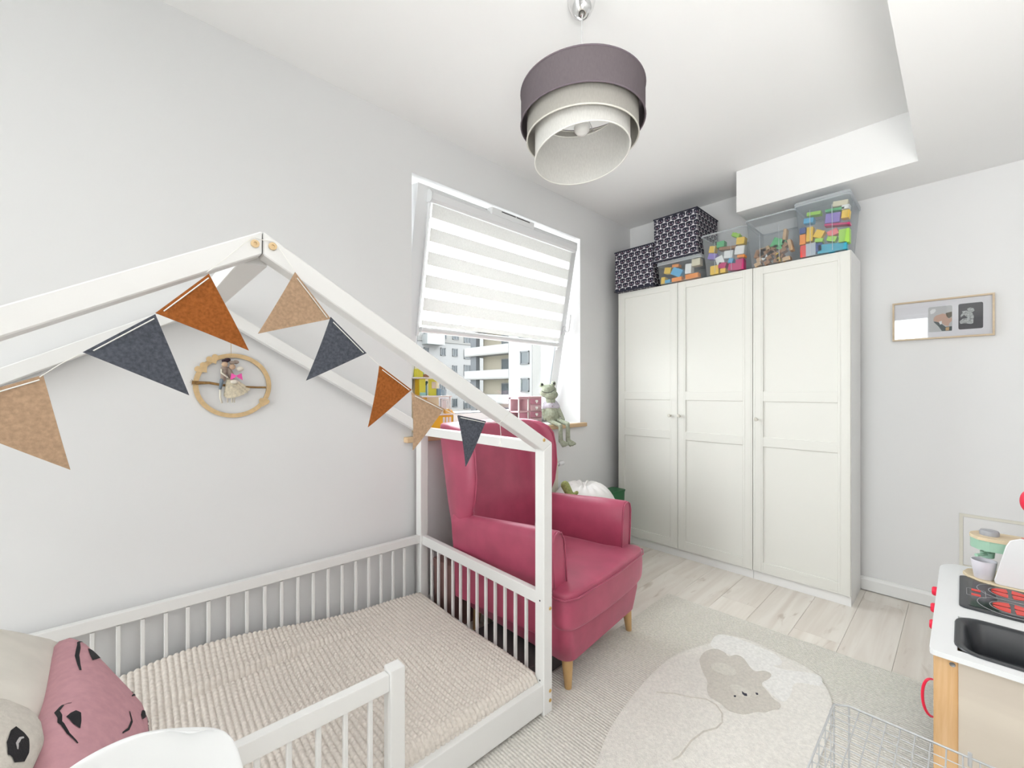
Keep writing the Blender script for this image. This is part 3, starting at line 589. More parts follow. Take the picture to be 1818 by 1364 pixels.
sg((-1.249, FB, 1.24), (-1.225, FB, 1.263), (-1.201, FB, 1.282)); sg((-1.02, FB, 1.458), (-.985, -.018, 1.497), (-.939, -.006, 1.552), (-.93, -.005, 1.5555), (-.912, -.003, 1.554), (-.895, -.005, 1.5565), (-.886, -.006, 1.548), (-.853, FB, 1.492))
sg((-.682, FB, 1.313), (-.664, FB, 1.297), (-.646, FB, 1.282)); sg((-.552, FB, 1.22), (-.552, FB, 1.212)); sg((-.445, FB, 1.162), (-.42, FB, 1.15), (-.399, FB, 1.142)); sg((-.288, FB, 1.118), (-.25, -.01, 1.112), (-.215, -.0015, 1.11), (-.165, -.0015, 1.148))
sg((-.215, -.0015, 1.11), (-.212, -.003, 1.07), (-.216, -.004, 1.045)); sg((-1.5, FB, 1.16), (-1.44, FB, 1.17), (-1.375, FB, 1.188))
bm = B(); tube(bm, [(-.216, -.004, 1.05), (-.217, -.004, 1.04), (-.218, -.004, 1.03)], .002, 6, taper=[.0015, .0035, .002]); obj('tassel', bm, cord, bu)
# ------------------------------------------------------------------ cushions on the bed (leaning at the head)
def frame(O, ex, ez):    # local x (right), y (up in plane), z = normal
    ex = Vector(ex).normalized(); n = Vector(ez).normalized(); ey = n.cross(ex).normalized(); ex = ey.cross(n)
    m = Matrix((ex, ey, n)).transposed().to_4x4(); m.translation = Vector(O); return m
def puffy(outline, thick, M, n=26, power=.5):
    """cushion: outline polygon (2-D) inflated; returns bmesh and height function"""
    pts = [Vector(p) for p in outline]; c = sum(pts, Vector((0, 0)))/len(pts)
    # densify
    dense = []
    for i, p in enumerate(pts):
        q = pts[(i+1) % len(pts)]; k = max(1, int((q-p).length/.015))
        for j in range(k): dense.append(p.lerp(q, j/k))
    bm = B(); rings = []
    def hgt(f): return thick*max(0, 1-f**2.6)**power
    K = 12
    for side in (1, -1):
        prev = None
        for k in range(K, -1, -1):
            f = (k/K)**.8 if k else 0
            if k == K and side == -1: ring = rim
            elif k == 0: ring = [bm.verts.new(M @ Vector((c.x, c.y, side*hgt(0))))]
            else: ring = [bm.verts.new(M @ Vector((*(c+(p-c)*f), side*hgt(f)))) for p in dense]
            if k == K and side == 1: rim = ring
            if prev is not None:
                L = len(prev)
                for i in range(L):
                    if len(ring) == 1: bm.faces.new((prev[i], prev[(i+1) % L], ring[0]))
                    else: bm.faces.new((prev[i], prev[(i+1) % L], ring[(i+1) % L], ring[i]))
            prev = ring
    def hf(x, y):
        p = Vector((x, y)); d = p-c
        if d.length < 1e-6: return hgt(0)
        best = None
        for i in range(len(dense)):
            a = dense[i]-c; b = dense[(i+1) % len(dense)]-c
            den = d.x*(b-a).y-d.y*(b-a).x
            if abs(den) < 1e-12: continue
            tt = (a.x*(b-a).y-a.y*(b-a).x)/den; ss = (a.x*d.y-a.y*d.x)/den
            if tt > 0 and -1e-6 <= ss <= 1+1e-6: best = tt if best is None else min(best, tt)
        f = 1/best if best else 1
        return hgt(min(1, f))
    return bm, hf
def hitpx(M, u, v, off=.04):
    """point of the cushion plane (lifted by off) seen at u,v -> local 2-D"""
    n = (M.to_3x3() @ Vector((0, 0, 1))); o = M.translation+n*off; d = Vector(ray(u, v).tolist()); c = Vector((0, 0, CH))
    t_ = (o-c).dot(n)/d.dot(n); p = M.inverted() @ (c+d*t_); return (p.x, p.y)
e1 = Vector((.03, -.30, -.03)); e2 = Vector((.183, .037, -.235)); nrm = e2.cross(e1) * 1
if nrm.z < 0: nrm = -nrm
MC = frame((-.0, 1.52, .40), e1, nrm)
catpx = [(120, 1127), (137, 1134), (175, 1172), (205, 1204), (232, 1232), (258, 1262), (268, 1290), (270, 1320), (262, 1345), (230, 1385), (170, 1405), (125, 1395), (98, 1366), (84, 1342), (76, 1315), (75, 1294), (82, 1272), (90, 1262), (96, 1250), (100, 1225), (104, 1185), (108, 1155), (113, 1134)]
out2 = [hitpx(MC, u, v, .02) for u, v in catpx]
pinkc = mat('pink_jersey', (.62, .34, .38), .9, .15, noise=.06, nscale=50, bump=.05, bscale=500)
bm, hf = puffy(out2, .055, MC, power=.5)
ct = thing('cat_cushion', 'pink cat-head cushion with black line face leaning on pillows', 'cushion', (0, 1.52, .2))
obj('cover', bm, pinkc, ct, world=True, smooth=True)
blk = mat('black_print', (.012, .012, .016), .9)
def stroke(pxs, w, M, hf, taper=True):
    lp = []
    for u, v in pxs:
        off = .03
        for _ in range(5): x, y = hitpx(M, u, v, off); off = off*.5+.5*min(hf(x, y), .046)
        lp.append(Vector((x, y)))
    # resample
    P = []
    for a, b in zip(lp, lp[1:]):
        k = max(2, int((b-a).length/.004))
        for j in range(k): P.append(a.lerp(b, j/k))
    P.append(lp[-1]); bm = B(); prev = None; N_ = len(P)
    for i, p in enumerate(P):
        d = (P[min(i+1, N_-1)]-P[max(0, i-1)]); d = d.normalized() if d.length else Vector((1, 0)); s = Vector((-d.y, d.x))
        ww = w*(.45+.55*math.sin(math.pi*(i+.5)/N_)) if taper else w
        l = [p+s*ww, p, p-s*ww]; r_ = [bm.verts.new(M @ Vector((q.x, q.y, hf(q.x, q.y)+.0012))) for q in l]
        if prev:
            for k in (0, 1): bm.faces.new((prev[k], prev[k+1], r_[k+1], r_[k]))
        prev = r_
    return bm
def patch(pxs, M, hf, lift=.0014):
    lp = []
    for u, v in pxs:
        off = .03
        for _ in range(5): x, y = hitpx(M, u, v, off); off = off*.5+.5*min(hf(x, y), .046)
        lp.append(Vector((x, y)))
    c = sum(lp, Vector((0, 0)))/len(lp); bm = B(); prev = None; dense = []
    for i, p in enumerate(lp):
        q = lp[(i+1) % len(lp)]
        for j in range(4): dense.append(p.lerp(q, j/4))
    for k in range(6, -1, -1):
        f = k/6
        ring = [bm.verts.new(M @ Vector((q.x, q.y, hf(q.x, q.y)+lift))) for q in ([c+(p-c)*f for p in dense] if k else [c])]
        if prev:
            for i in range(len(prev)):
                if k: bm.faces.new((prev[i], prev[(i+1) % len(prev)], ring[(i+1) % len(prev)], ring[i]))
                else: bm.faces.new((prev[i], prev[(i+1) % len(prev)], ring[0]))
        prev = ring
    return bm
for pxs, w in (([(146, 1141), (138, 1142), (136, 1165), (139, 1180), (142, 1191)], .0036), ([(126, 1249), (110, 1253), (100, 1265), (105, 1283), (120, 1303), (137, 1321)], .0028), ([(224, 1269), (230, 1285), (225, 1298), (214, 1305)], .003), ([(232, 1229), (236, 1237), (229, 1241)], .003), ([(255, 1270), (262, 1280), (268, 1284)], .003), ([(262, 1280), (266, 1290), (266, 1298)], .002)):
    obj('printed_line', stroke(pxs, w, MC, hf), blk, ct, world=True)
for pxs in ([(153, 1154), (165, 1162), (177, 1172), (165, 1176), (158, 1178), (155, 1166)], [(116, 1274), (124, 1267), (133, 1263), (140, 1269), (142, 1283), (141, 1295), (129, 1287)], [(250, 1264), (255, 1265), (257, 1276), (251, 1280), (248, 1272)]):
    obj('printed_patch', patch(pxs, MC, hf), blk, ct, world=True)
MB_ = frame((-.16, 1.56, .49), e1, nrm)
pp = [hitpx(MB_, u, v, 0) for u, v in ((-120, 1120), (-10, 1136), (60, 1150), (98, 1166), (108, 1200), (100, 1300), (70, 1380), (-60, 1420), (-140, 1300))]
def rot2(p): return p
for i, q in enumerate(pp):
    for _ in range(200):
        if (MB_ @ Vector((q[0], q[1], 0))).y < 1.88: break
        q = (q[0]+.005, q[1])
    pp[i] = q
bm, _h = puffy(pp, .07, MB_); o = obj('pillow', bm, mat('cream_cotton', (.80, .77, .70), .9, .1, noise=.05, nscale=12, bump=.35, bscale=14), None, smooth=True); tag(o, 'cream cotton pillow behind the pink cat cushion by the back rail', 'pillow')
MP = frame((-.055, 1.33, .44), e1, nrm)
ppx = [(-110, 1290), (-60, 1265), (0, 1288), (20, 1305), (38, 1330), (44, 1370), (20, 1420), (-60, 1440), (-130, 1400)]
pt = thing('panda_cushion', 'off-white plush cushion with black eye patch beside the pink cushion', 'cushion', (-.13, 1.33, .2))
bm, hp_ = puffy([hitpx(MP, u, v, 0) for u, v in ppx], .06, MP); obj('cover', bm, mat('plush_white', (.66, .62, .56), .95, .1, noise=.06, nscale=90, bump=.5, bscale=300), pt, world=True, smooth=True)
obj('eye_patch', patch([(2, 1312), (10, 1306), (22, 1315), (36, 1326), (45, 1343), (42, 1354), (24, 1356), (8, 1345), (0, 1328)], MP, hp_), mat('plush_black', (.015, .014, .017), .95, bump=.5, bscale=300), pt, world=True)
obj('closed_eye', stroke([(25, 1325), (19, 1326), (16, 1333), (20, 1341)], .0025, MP, lambda x, y: hp_(x, y)+.001), mat('plush_grey', (.5, .48, .48), .9), pt, world=True)
# ================================================================== ARMCHAIR
CHL = (1.625, 1.10, 0); CR = R(5.8)
ac = thing('armchair', 'raspberry pink velvet wing armchair with round oak legs beside the bed', 'armchair', CHL, CR)
def lerp(a, b, t): return a+(b-a)*t
# base
def outl(fw, rw, y0, y1, r, z, n=5):
    p = []
    for cx, cy, a0 in ((fw-r, y0+r, -90), (rw-r, y1-r, 0), (-rw+r, y1-r, 90), (-fw+r, y0+r, 180)):
        for k in range(n+1):
            a = R(a0+90*k/n); p.append((cx+r*math.cos(a), cy+r*math.sin(a), z))
    return p
bm = B(); loft(bm, [outl(.285, .235, .02, .66, .045, .118), outl(.305, .245, 0, .68, .05, .13), outl(.335, .26, -.01, .70, .05, .23), outl(.34, .27, -.008, .70, .05, .31)]); obj('base', bm, velvet, ac, auto=50)
# seat cushion, T-shaped
def tsh(z, g):
    q = [(-.25, .60), (-.25, .16), (-.27, .085), (-.345, .065), (-.362, .035), (-.355, -.012), (-.30, -.038), (0, -.05), (.30, -.038), (.355, -.012), (.362, .035), (.345, .065), (.27, .085), (.25, .16), (.25, .60)]
    return [(x*(1-g), y+(.02-y)*g*.3+(g*.03 if y < .1 else 0), z) for x, y in q]
bm = B(); loft(bm, [tsh(.272, .10), tsh(.277, .03), tsh(.30, .0), tsh(.35, -.012), tsh(.395, 0), tsh(.418, .02), tsh(.432, .07)]); obj('seat_cushion', bm, velvet, ac, sub=2)
bm = B(); tube(bm, [Vector(p) for p in tsh(.404, -.004)[2:13]], .0035, 6); obj('piping', bm, velvet, ac, smooth=True)
# arms
def armsec(s, y, ztop, k=0):
    pr = [(.245, .20), (.247, .40), (.256, .52), (.268, ztop-.035), (.288, ztop-.006), (.315, ztop), (.338, ztop-.012), (.348, ztop-.045), (.342, .50), (.330, .40), (.322, .20)]
    return [(s*(x+k), y, z) for x, z in pr]
for s in (-1, 1):
    bm = B(); loft(bm, [armsec(s, y, z) for y, z in ((.052, .645), (.058, .65), (.2, .645), (.4, .63), (.55, .62), (.66, .62))]); o = obj('armrest', bm, velvet, ac, auto=60)
    o2 = o; bv = o2.modifiers.new('b', 'BEVEL'); bv.width = .006; bv.segments = 2; bv.limit_method = 'ANGLE'; bv.angle_limit = R(50)
    bm = B(); tube(bm, [Vector(p)+Vector((0, -.002, 0)) for p in armsec(s, .052, .645)[1:10]], .0038, 6); obj('piping', bm, velvet, ac, smooth=True)
# back with wings: horizontal U sections
def usec(z, yw, xo, xi, yb, yr, xr, y_in=None):
    L = [(-xo, yw+.03), (-xo-.004, lerp(yw, yr, .4)), (-lerp(xo, xr, .6), lerp(yw, yr, .8)), (-xr+.03, yr), (0, yr+.01), (xr-.03, yr), (lerp(xo, xr, .6), lerp(yw, yr, .8)), (xo+.004, lerp(yw, yr, .4)), (xo, yw+.03),
         (lerp(xo, xi, .5), yw), (xi, yw+.03), (xi-.004, lerp(yw, yb, .6)), (xi-.03, yb-.015), (xi-.07, yb), (0, yb-.012), (-xi+.07, yb), (-xi+.03, yb-.015), (-xi+.004, lerp(yw, yb, .6)), (-xi, yw+.03), (-lerp(xo, xi, .5), yw)]
    return [(x, y, z) for x, y in L]
S_ = [(.15, .62, .27, .20, .655, .675, .24), (.30, .61, .30, .235, .62, .70, .26), (.45, .585, .325, .255, .60, .73, .275), (.58, .55, .338, .275, .61, .76, .29), (.64, .525, .345, .285, .615, .775, .295), (.70, .505, .35, .295, .625, .785, .30), (.80, .492, .352, .30, .645, .805, .305), (.90, .50, .352, .30, .665, .825, .305), (.97, .515, .348, .298, .68, .84, .305), (1.01, .545, .342, .292, .69, .845, .30), (1.035, .60, .33, .28, .70, .845, .295), (1.046, .67, .31, .265, .72, .84, .285), (1.049, .72, .29, .24, .74, .83, .27)]
bm = B(); loft(bm, [usec(*q) for q in S_]); obj('backrest', bm, velvet, ac, sub=2)
for s in (-1, 1):
    bm = B(); tube(bm, [(s*(lerp(q[2], q[3], .45)-.002), q[1]+.0085, q[0]-(.004 if i_ > 4 else 0)) for i_, q in enumerate(S_[4:11])]+[(s*(lerp(q[2], q[3], .4)-.004), q[1]+.004, q[0]-.006) for q in S_[11:]], .0042, 6); obj('piping', bm, velvet, ac, smooth=True)
for x, z in ((-.16, .70), (-.055, .70), (.055, .70), (.16, .70), (-.11, .83), (0, .83), (.11, .83)):
    yb = .612+(z-.60)*.205; bm = B(); ell(bm, (x, yb-.004, z), (.011, .006, .011), 12, 8); obj('button', bm, velvet, ac, smooth=True)
for x, y, zf in ((-.268, .035, .012), (.268, .035, .012), (-.2, .62, 0), (.2, .62, 0)):
    bm = B(); lathe(bm, [(.0135, zf), (.0145, zf+.002), (.022, .10), (.024, .13)], (0, 0, 0), 20)
    for v in bm.verts: v.co.x += x+(.13-v.co.z)*.06*(1 if x > 0 else -1); v.co.y += y-(.13-v.co.z)*.08*(1 if y < .3 else -1)
    obj('leg', bm, legm, ac, auto=50)
# flat box under the chair, mauve box behind the bed foot
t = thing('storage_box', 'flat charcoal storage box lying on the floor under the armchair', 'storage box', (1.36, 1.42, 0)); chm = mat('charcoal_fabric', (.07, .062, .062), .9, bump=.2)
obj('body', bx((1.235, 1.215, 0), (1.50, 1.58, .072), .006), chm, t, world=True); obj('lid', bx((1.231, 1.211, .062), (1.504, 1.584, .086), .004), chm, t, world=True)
t = thing('storage_box', 'mauve brown storage box between the bed foot and window wall', 'storage box', (1.39, 1.82, 0)); mvm = mat('mauve_card', (.24, .135, .12), .8)
obj('body', bx((1.265, 1.775, 0), (1.40, 1.955, .29), .004), mvm, t, world=True); obj('lid', bx((1.26, 1.77, .275), (1.405, 1.96, .32), .004), mvm, t, world=True)
# ------------------------------------------------------------------ radiator
t = thing('radiator', 'cream panel radiator under the window behind the armchair', 'radiator', (1.85, 1.96, .12)); rdm = mat('radiator_cream', (.70, .67, .57), .4)
bm = bx((1.5, 1.935, .14), (2.27, 1.943, .745), .003)
for i in range(22): box(bm, (1.52+i*.034, 1.931, .17), (1.535+i*.034, 1.937, .715), .002)
obj('front_panel', bm, rdm, t, world=True); obj('rear_panel', bx((1.5, 1.975, .14), (2.27, 1.983, .745), .003), rdm, t, world=True)
bm = panel_hole(B(), (1.943, .15), (1.975, .745), (1.952, .2), (1.966, .7), 0, 2.262, 2.27); obj('side_cap', bm, rdm, t, world=True); obj('top_grille', bx((1.5, 1.943, .735), (2.27, 1.975, .745)), rdm, t, world=True)
bm = B(); tube(bm, [(2.27, 1.958, .70), (2.30, 1.958, .70)], .009, 10); tube(bm, [(2.295, 1.958, .70), (2.345, 1.958, .705)], .017, 12); tube(bm, [(2.30, 1.958, .70), (2.30, 1.99, .70), (2.30, 2.006, .70)], .008, 8); obj('valve', bm, pvc, t, world=True, auto=50)
# ------------------------------------------------------------------ white pouf, green plush, bin by the wardrobe
t = thing('beanbag', 'white round gathered beanbag behind the armchair in the corner', 'beanbag', (2.25, 1.70, 0))
bm = B(); n = 120; rings = []
for i in range(33):
    q = i/32; ph = -math.pi/2+math.pi*q; cx_, cy_ = 2.25, 1.70; e = .62
    rr = .235*abs(math.cos(ph))**e if 0 < i < 32 else .002; sg_ = 1 if math.sin(ph) > 0 else -1
    zz = .31+.305*sg_*abs(math.sin(ph))**.9-(.04*math.exp(-(rr/.05)**2) if ph > 0 else 0); ring = []
    for k in range(n):
        th = 2*math.pi*k/n; wv = math.sin(th*15+1.3*math.sin(3*th)+.8*math.sin(5*th)); w = 1; dz = .009*wv*(1 if ph > 0 else 0)*math.exp(-((rr-.08)/.07)**2)
        ring.append(bm.verts.new((cx_+rr*w*math.cos(th), cy_+rr*w*math.sin(th), max(.001, zz+dz))))
    rings.append(ring)
for a, b in zip(rings, rings[1:]):
    for k in range(n): bm.faces.new((a[k], a[(k+1) % n], b[(k+1) % n], b[k]))
bm.faces.new(rings[0]); bm.faces.new(rings[-1]); obj('cover', bm, mat('white_canvas', (.78, .76, .74), .9, bump=.1), t, world=True, smooth=True)
gp = mat('olive_plush', (.30, .33, .12), .95, noise=.25, nscale=80, bump=.5, bscale=400)
def at(D, u, v): r_ = ray(u, v); return Vector((D*r_[0], D*r_[1], CH+D*r_[2]))
t = thing('plush_toy', 'small olive green plush toy lying on the white beanbag', 'plush toy', tuple(at(2.62, 1010, 885)))
bm = B(); limb(bm, at(2.62, 1003.5, 862), at(2.6, 1012, 879), .028, .024); limb(bm, at(2.6, 1012, 879), at(2.56, 1022, 890), .026, .02); limb(bm, at(2.6, 1018, 880), at(2.6, 1024, 875), .012, .012); limb(bm, at(2.6, 1006, 888), at(2.58, 1024, 892), .03, .03)
remesh(obj('body', bm, gp, t, world=True), .004)
t = thing('toy_bin', 'dark green plastic toy bin between wardrobe and window wall', 'toy bin', (2.83, 1.86, 0))
bm = B(); loft(bm, [[(2.83+x, 1.86+y, z) for x, y in rrect(.17*k, .12*k, .02, 3)] for z, k in ((0, .85), (.43, 1), (.445, 1.06), (.45, 1.06))]); obj('body', bm, mat('dark_green_plastic', (.015, .13, .045), .4), t, world=True, auto=40)
obj('latch', bx((2.742, 1.85, .395), (2.75, 1.885, .425), .002), mat('latch_orange', (.7, .35, .08), .5), t, world=True)
# ================================================================== things on the sill
SZ = .972
frog = thing('frog_plush', 'grey-green frog plush in lavender top sitting on the window sill', 'plush toy', (2.375, 2.05, SZ))
fg = mat('frog_fur', (.36, .39, .30), .95, .1, noise=.2, nscale=70, bump=.5, bscale=350)
D0 = 3.105
def fp(u, v, dd=0): return at(D0+dd, u, v)
bm = B(); ell(bm, fp(972.5, 694.5), (.072, .058, .052)); ell(bm, fp(978, 701, -.018), (.056, .05, .036)); ell(bm, fp(961, 683.5, -.02), .019); ell(bm, fp(982.5, 681.5, -.02), .019); limb(bm, fp(977, 708), fp(978, 722), .036, .04)
ell(bm, fp(980, 737), (.066, .055, .062)); ell(bm, fp(979, 726), (.052, .045, .05))
limb(bm, fp(987, 718), fp(996, 736, -.02), .017, .014); limb(bm, fp(996, 736, -.02), fp(1000.5, 745, -.03), .014, .011)
limb(bm, fp(967, 718), fp(965, 735, -.02), .017, .014); limb(bm, fp(965, 735, -.02), fp(967, 744, -.03), .013, .011)
for (k1, k2, k3) in (((978, 748, -.03), (995, 756, -.135), (995.5, 783, -.135)), ((990, 746, -.02), (1008, 753, -.13), (1008.5, 782, -.13))):
    limb(bm, fp(*k1), fp(*k2), .018, .015); limb(bm, fp(*k2), fp(*k3), .014, .017)
    u, v, d = k3
    for du, dv in ((4, 9), (8, 8), (12, 6)): limb(bm, fp(u, v, d), fp(u+du*1.0, v+dv, d-.02), .014, .010)
remesh(obj('body', bm, fg, frog, world=True), .0035, 3)
bm = B(); ell(bm, fp(979, 721), (.056, .05, .034)); limb(bm, fp(985, 716), fp(989, 722, -.01), .021, .021); limb(bm, fp(970, 716), fp(967, 723, -.01), .021, .021)
remesh(obj('shirt', bm, mat('lavender_cloth', (.52, .49, .55), .9, noise=.15, nscale=150), frog, world=True), .004, 2)
bm = B(); tube(bm, [fp(961.5, 694, -.066), fp(966, 697, -.072), fp(972, 697.8, -.077), fp(979, 696, -.078), fp(984.5, 692, -.068)], .0022, 5); obj('mouth', bm, dark, frog, world=True)
for u, v in ((962, 683), (983.5, 681)):
    bm = B(); ell(bm, fp(u, v, -.034), .009, 12, 8); obj('eye', bm, dark, frog, world=True, smooth=True)
bm = B()
for u, v in ((980, 716), (981, 721.5)): ell(bm, fp(u, v, -.052), .003, 8, 6)
obj('shirt_button', bm, mat('button_plum', (.25, .08, .12), .4), frog, world=True)
# pink toy cabinet
pk = mat('cabinet_pink', (.60, .38, .42), .6); pk2 = mat('cabinet_dark_pink', (.48, .20, .27), .6); pw_ = mat('toy_white', (.8, .78, .78), .4)
cx0 = on('y', 2.15, 921, 720).x; cx1 = on('y', 2.15, 962, 720).x; cz = on('y', 2.15, 940, 706).z; cm = on('y', 2.15, 940.5, 720).x
t = thing('toy_cabinet', 'pink toy cabinet with heart drawers on the sill beside the frog', 'toy', ((cx0+cx1)/2, 2.19, SZ))
bm = B(); box(bm, (cm, 2.152, SZ), (cx1, 2.25, cz)); box(bm, (cx0, 2.235, SZ), (cm, 2.25, cz)); box(bm, (cx0, 2.152, SZ), (cm, 2.25, SZ+.012)); box(bm, (cx0, 2.152, cz-.012), (cm, 2.25, cz)); box(bm, (cx0, 2.152, SZ+.09), (cm, 2.25, SZ+.1)); obj('body', bm, pk, t, world=True)
obj('top', bx((cx0-.006, 2.145, cz), (cx1+.006, 2.255, cz+.008), .002), pk, t, world=True)
for i in range(4):
    z1 = cz-.008-i*.048; z0 = z1-.042; d = obj('drawer', bx((cm+.008, 2.144, z0), (cx1-.006, 2.152, z1), .002), pk2 if i % 2 == 0 else pk, t, world=True)
    bm = B(); hx = (cm+cx1)/2
    for s in (-1, 1): ell(bm, (hx+s*.006, 2.142, (z0+z1)/2+.003), (.008, .004, .008), 10, 6)
    prism(bm, [(hx-.0125, 2.1395, (z0+z1)/2), (hx+.0125, 2.1395, (z0+z1)/2), (hx, 2.1395, (z0+z1)/2-.014)], (0, .004, 0)); obj('heart_knob', bm, pw_, d, world=True)
for xx in (cx0+.008, cm-.01): bm = B(); lathe(bm, [(.007, 0), (.005, .01), (.005, .18), (.007, cz-SZ-.001)], (xx, 2.158, SZ), 12); obj('column', bm, pw_, t, world=True)
obj('door', bx((cx0+.014, 2.157, SZ+.012), (cm-.018, 2.162, SZ+.088)), pk2, t, world=True)
# yellow dollhouse
def hx(u, y=2.12): return on('y', y, u, 700).x
t = thing('dollhouse', 'yellow and white plastic dollhouse with open floors at sill left', 'dollhouse', (hx(768), 2.13, SZ))
yl = mat('toy_yellow_green', (.68, .62, .06), .4); yo = mat('toy_orange_yellow', (.85, .50, .03), .4); ywh = mat('toy_floor_white', (.78, .74, .72), .5); teal = mat('toy_teal', (.35, .6, .55), .4); ora = mat('toy_orange2', (.8, .42, .08), .4)
def hz(v, u=768, y=2.12): return on('y', y, u, v).z
def hb_(name, u0, u1, v0, v1, y0, y1, m): 
    return obj(name, bx((hx(u0), y0, hz(v1)), (hx(u1), y1, hz(v0)), .0015), m, t, world=True)
hb_('floor_slab', 737, 764, 670.5, 673, 2.10, 2.24, ywh); hb_('floor_slab', 742, 796, 702.5, 705.5, 2.08, 2.24, ywh); hb_('floor_slab', 757, 799, 735, 737.5, 2.07, 2.24, ywh)
hb_('wall_panel', 738, 748, 648, 670.5, 2.10, 2.105, yl); hb_('wall_panel', 743, 754, 673, 702.5, 2.11, 2.115, yl); hb_('wall_panel', 761, 775, 673, 702.5, 2.12, 2.125, yl); hb_('base_panel', 743.5, 754, 697, 702.5, 2.107, 2.11, teal)
hb_('back_panel', 750, 764, 673, 702.5, 2.2, 2.205, yo); hb_('roof_panel', 748, 760, 655, 670.5, 2.2, 2.205, yl)
hb_('planter', 747.5, 760, 665, 670.5, 2.11, 2.15, mat('toy_brown', (.2, .06, .02), .5)); bm = B(); ell(bm, (hx(751), 2.13, hz(664)), .012, 12, 8); obj('plant', bm, mat('toy_green', (.03, .4, .05), .5), t, world=True, smooth=True)
hb_('vase', 756.5, 760.5, 684, 702.5, 2.13, 2.145, mat('toy_blue_grey', (.16, .3, .36), .4)); bm = B(); limb(bm, (hx(758), 2.135, hz(684)), (hx(760), 2.135, hz(679)), .006, .008, 8); obj('figure', bm, mat('toy_darkgreen', (.03, .08, .06), .6), t, world=True)
hb_('poster', 766, 773.5, 678, 690, 2.116, 2.119, mat('toy_pale', (.7, .58, .45), .5)); hb_('chair', 775.5, 782, 690, 702.5, 2.11, 2.14, mat('toy_slate', (.22, .32, .42), .5)); hb_('chair', 787, 791, 692, 702.5, 2.11, 2.14, mat('toy_slate2', (.4, .46, .52), .5))
for u in (743.5, 794): hb_('column', u, u+1.6, 705.5, 735, 2.09, 2.1, pw_)
hb_('wall_panel', 745, 765, 705.5, 735, 2.16, 2.165, yo)
bm = panel_hole(B(), (hx(780), hz(735)), (hx(793.5), hz(709)), (hx(782.3), hz(733)), (hx(792), hz(711.5)), 1, 2.1, 2.106); obj('door_frame', bm, pw_, t, world=True); hb_('door', 783, 791.5, 712, 733, 2.107, 2.11, ywh)
bm = B(); prism(bm, [(hx(783), 2.07, hz(737)), (hx(800), 2.07, hz(737)), (hx(797), 2.1, hz(727)), (hx(786), 2.1, hz(727))], (0, .1, 0)); obj('roof', bm, ora, t, world=True)
bm = B(); box(bm, (hx(757), 2.08, SZ), (hx(798), 2.085, hz(737.5))); box(bm, (hx(757), 2.08, SZ), (hx(758), 2.2, hz(737.5))); box(bm, (hx(797), 2.08, SZ), (hx(798), 2.2, hz(737.5))); box(bm, (hx(757), 2.195, SZ), (hx(798), 2.2, hz(737.5))); obj('ground_floor', bm, yo, t, world=True)
for u in (779, 784.5, 790): hb_('window', u, u+4, 741, 752, 2.077, 2.08, pw_)
bm = B(); box(bm, (hx(738), 2.235, SZ), (hx(798), 2.24, hz(650))); obj('rear_panel', bm, mat('toy_cream', (.8, .78, .55), .4), t, world=True)
# ================================================================== LAMP
lx, ly = 1.253, .953
lx, ly = (Fd*1.553+Rd*.1643*1.553).tolist()
lamp = thing('pendant_lamp', 'pendant lamp with three nested grey to white drum shades on chrome canopy', 'pendant lamp', (lx, ly, ZC))
bm = B(); lathe(bm, [(.05, 0), (.05, -.014), (.045, -.035), (.034, -.058), (.018, -.073), (.006, -.078)], (0, 0, 0), 40); obj('canopy', bm, chrome, lamp, smooth=True)
bm = B(); lathe(bm, [(.008, 0), (.008, .006), (.003, .007)], n=16); bm.transform(Matrix.Translation((-.028, -.03, -.035)) @ Vector((0, 0, 1)).rotation_difference(Vector((-.6, -.65, -.3))).to_matrix().to_4x4()); obj('canopy_knob', bm, chrome, lamp)
bm = B(); tube(bm, [(0, 0, -.08), (0, 0, -.38)], .0012, 6); tube(bm, [(-.01, -.01, -.075), (-.014, -.01, -.13), (-.004, 0, -.22), (0, 0, -.37)], .0024, 6); obj('cord', bm, mat('cord_clear', (.6, .6, .6), .3), lamp)
def drum(name, r, z0, z1, m, rim, tilt=0):
    def tl_(b):
        for v in b.verts: v.co.z += tilt*(-(v.co.x*Fd[0]+v.co.y*Fd[1])*.12+(v.co.x*Rd[0]+v.co.y*Rd[1])*.10)
        return b
    bm = B(); n = 72; lathe(bm, [(r, z0-ZC), (r, z1-ZC)], (0, 0, 0), n, cap=False); lathe(bm, [(r-.0015, z0-ZC), (r-.0015, z1-ZC)], (0, 0, 0), n, cap=False); d = obj(name, tl_(bm), m, lamp, smooth=True)
    for z in (z0, z1): bm = B(); tube(bm, [(r*math.cos(2*math.pi*k/n), r*math.sin(2*math.pi*k/n), z-ZC) for k in range(n)], .003, 6, closed=True); obj('rim', tl_(bm), rim, d, smooth=True)
    return d
drum('shade', .222, 2.188, 2.302, fabric_tl('shade_grey', (.175, .15, .16), .15), mat('rim_grey', (.15, .12, .14), .8))['label'] = 'grey outer drum shade'
drum('shade', .200, 2.133, 2.285, fabric_tl('shade_beige', (.52, .50, .46), .35), mat('rim_beige', (.66, .64, .58), .8))['label'] = 'beige middle drum shade'
drum('shade', .171, 2.076, 2.266, fabric_tl('shade_white', (.80, .79, .76), .35), mat('rim_white', (.78, .77, .72), .8), 1)['label'] = 'white inner drum shade'
bm = B()
for k in range(3):
    a = 2*math.pi*k/3+.4; tube(bm, [(0, 0, 2.268-ZC), (.22*math.cos(a), .22*math.sin(a), 2.268-ZC)], .002, 6)
obj('spider', bm, mat('spider_white', (.7, .7, .7), .4), lamp)
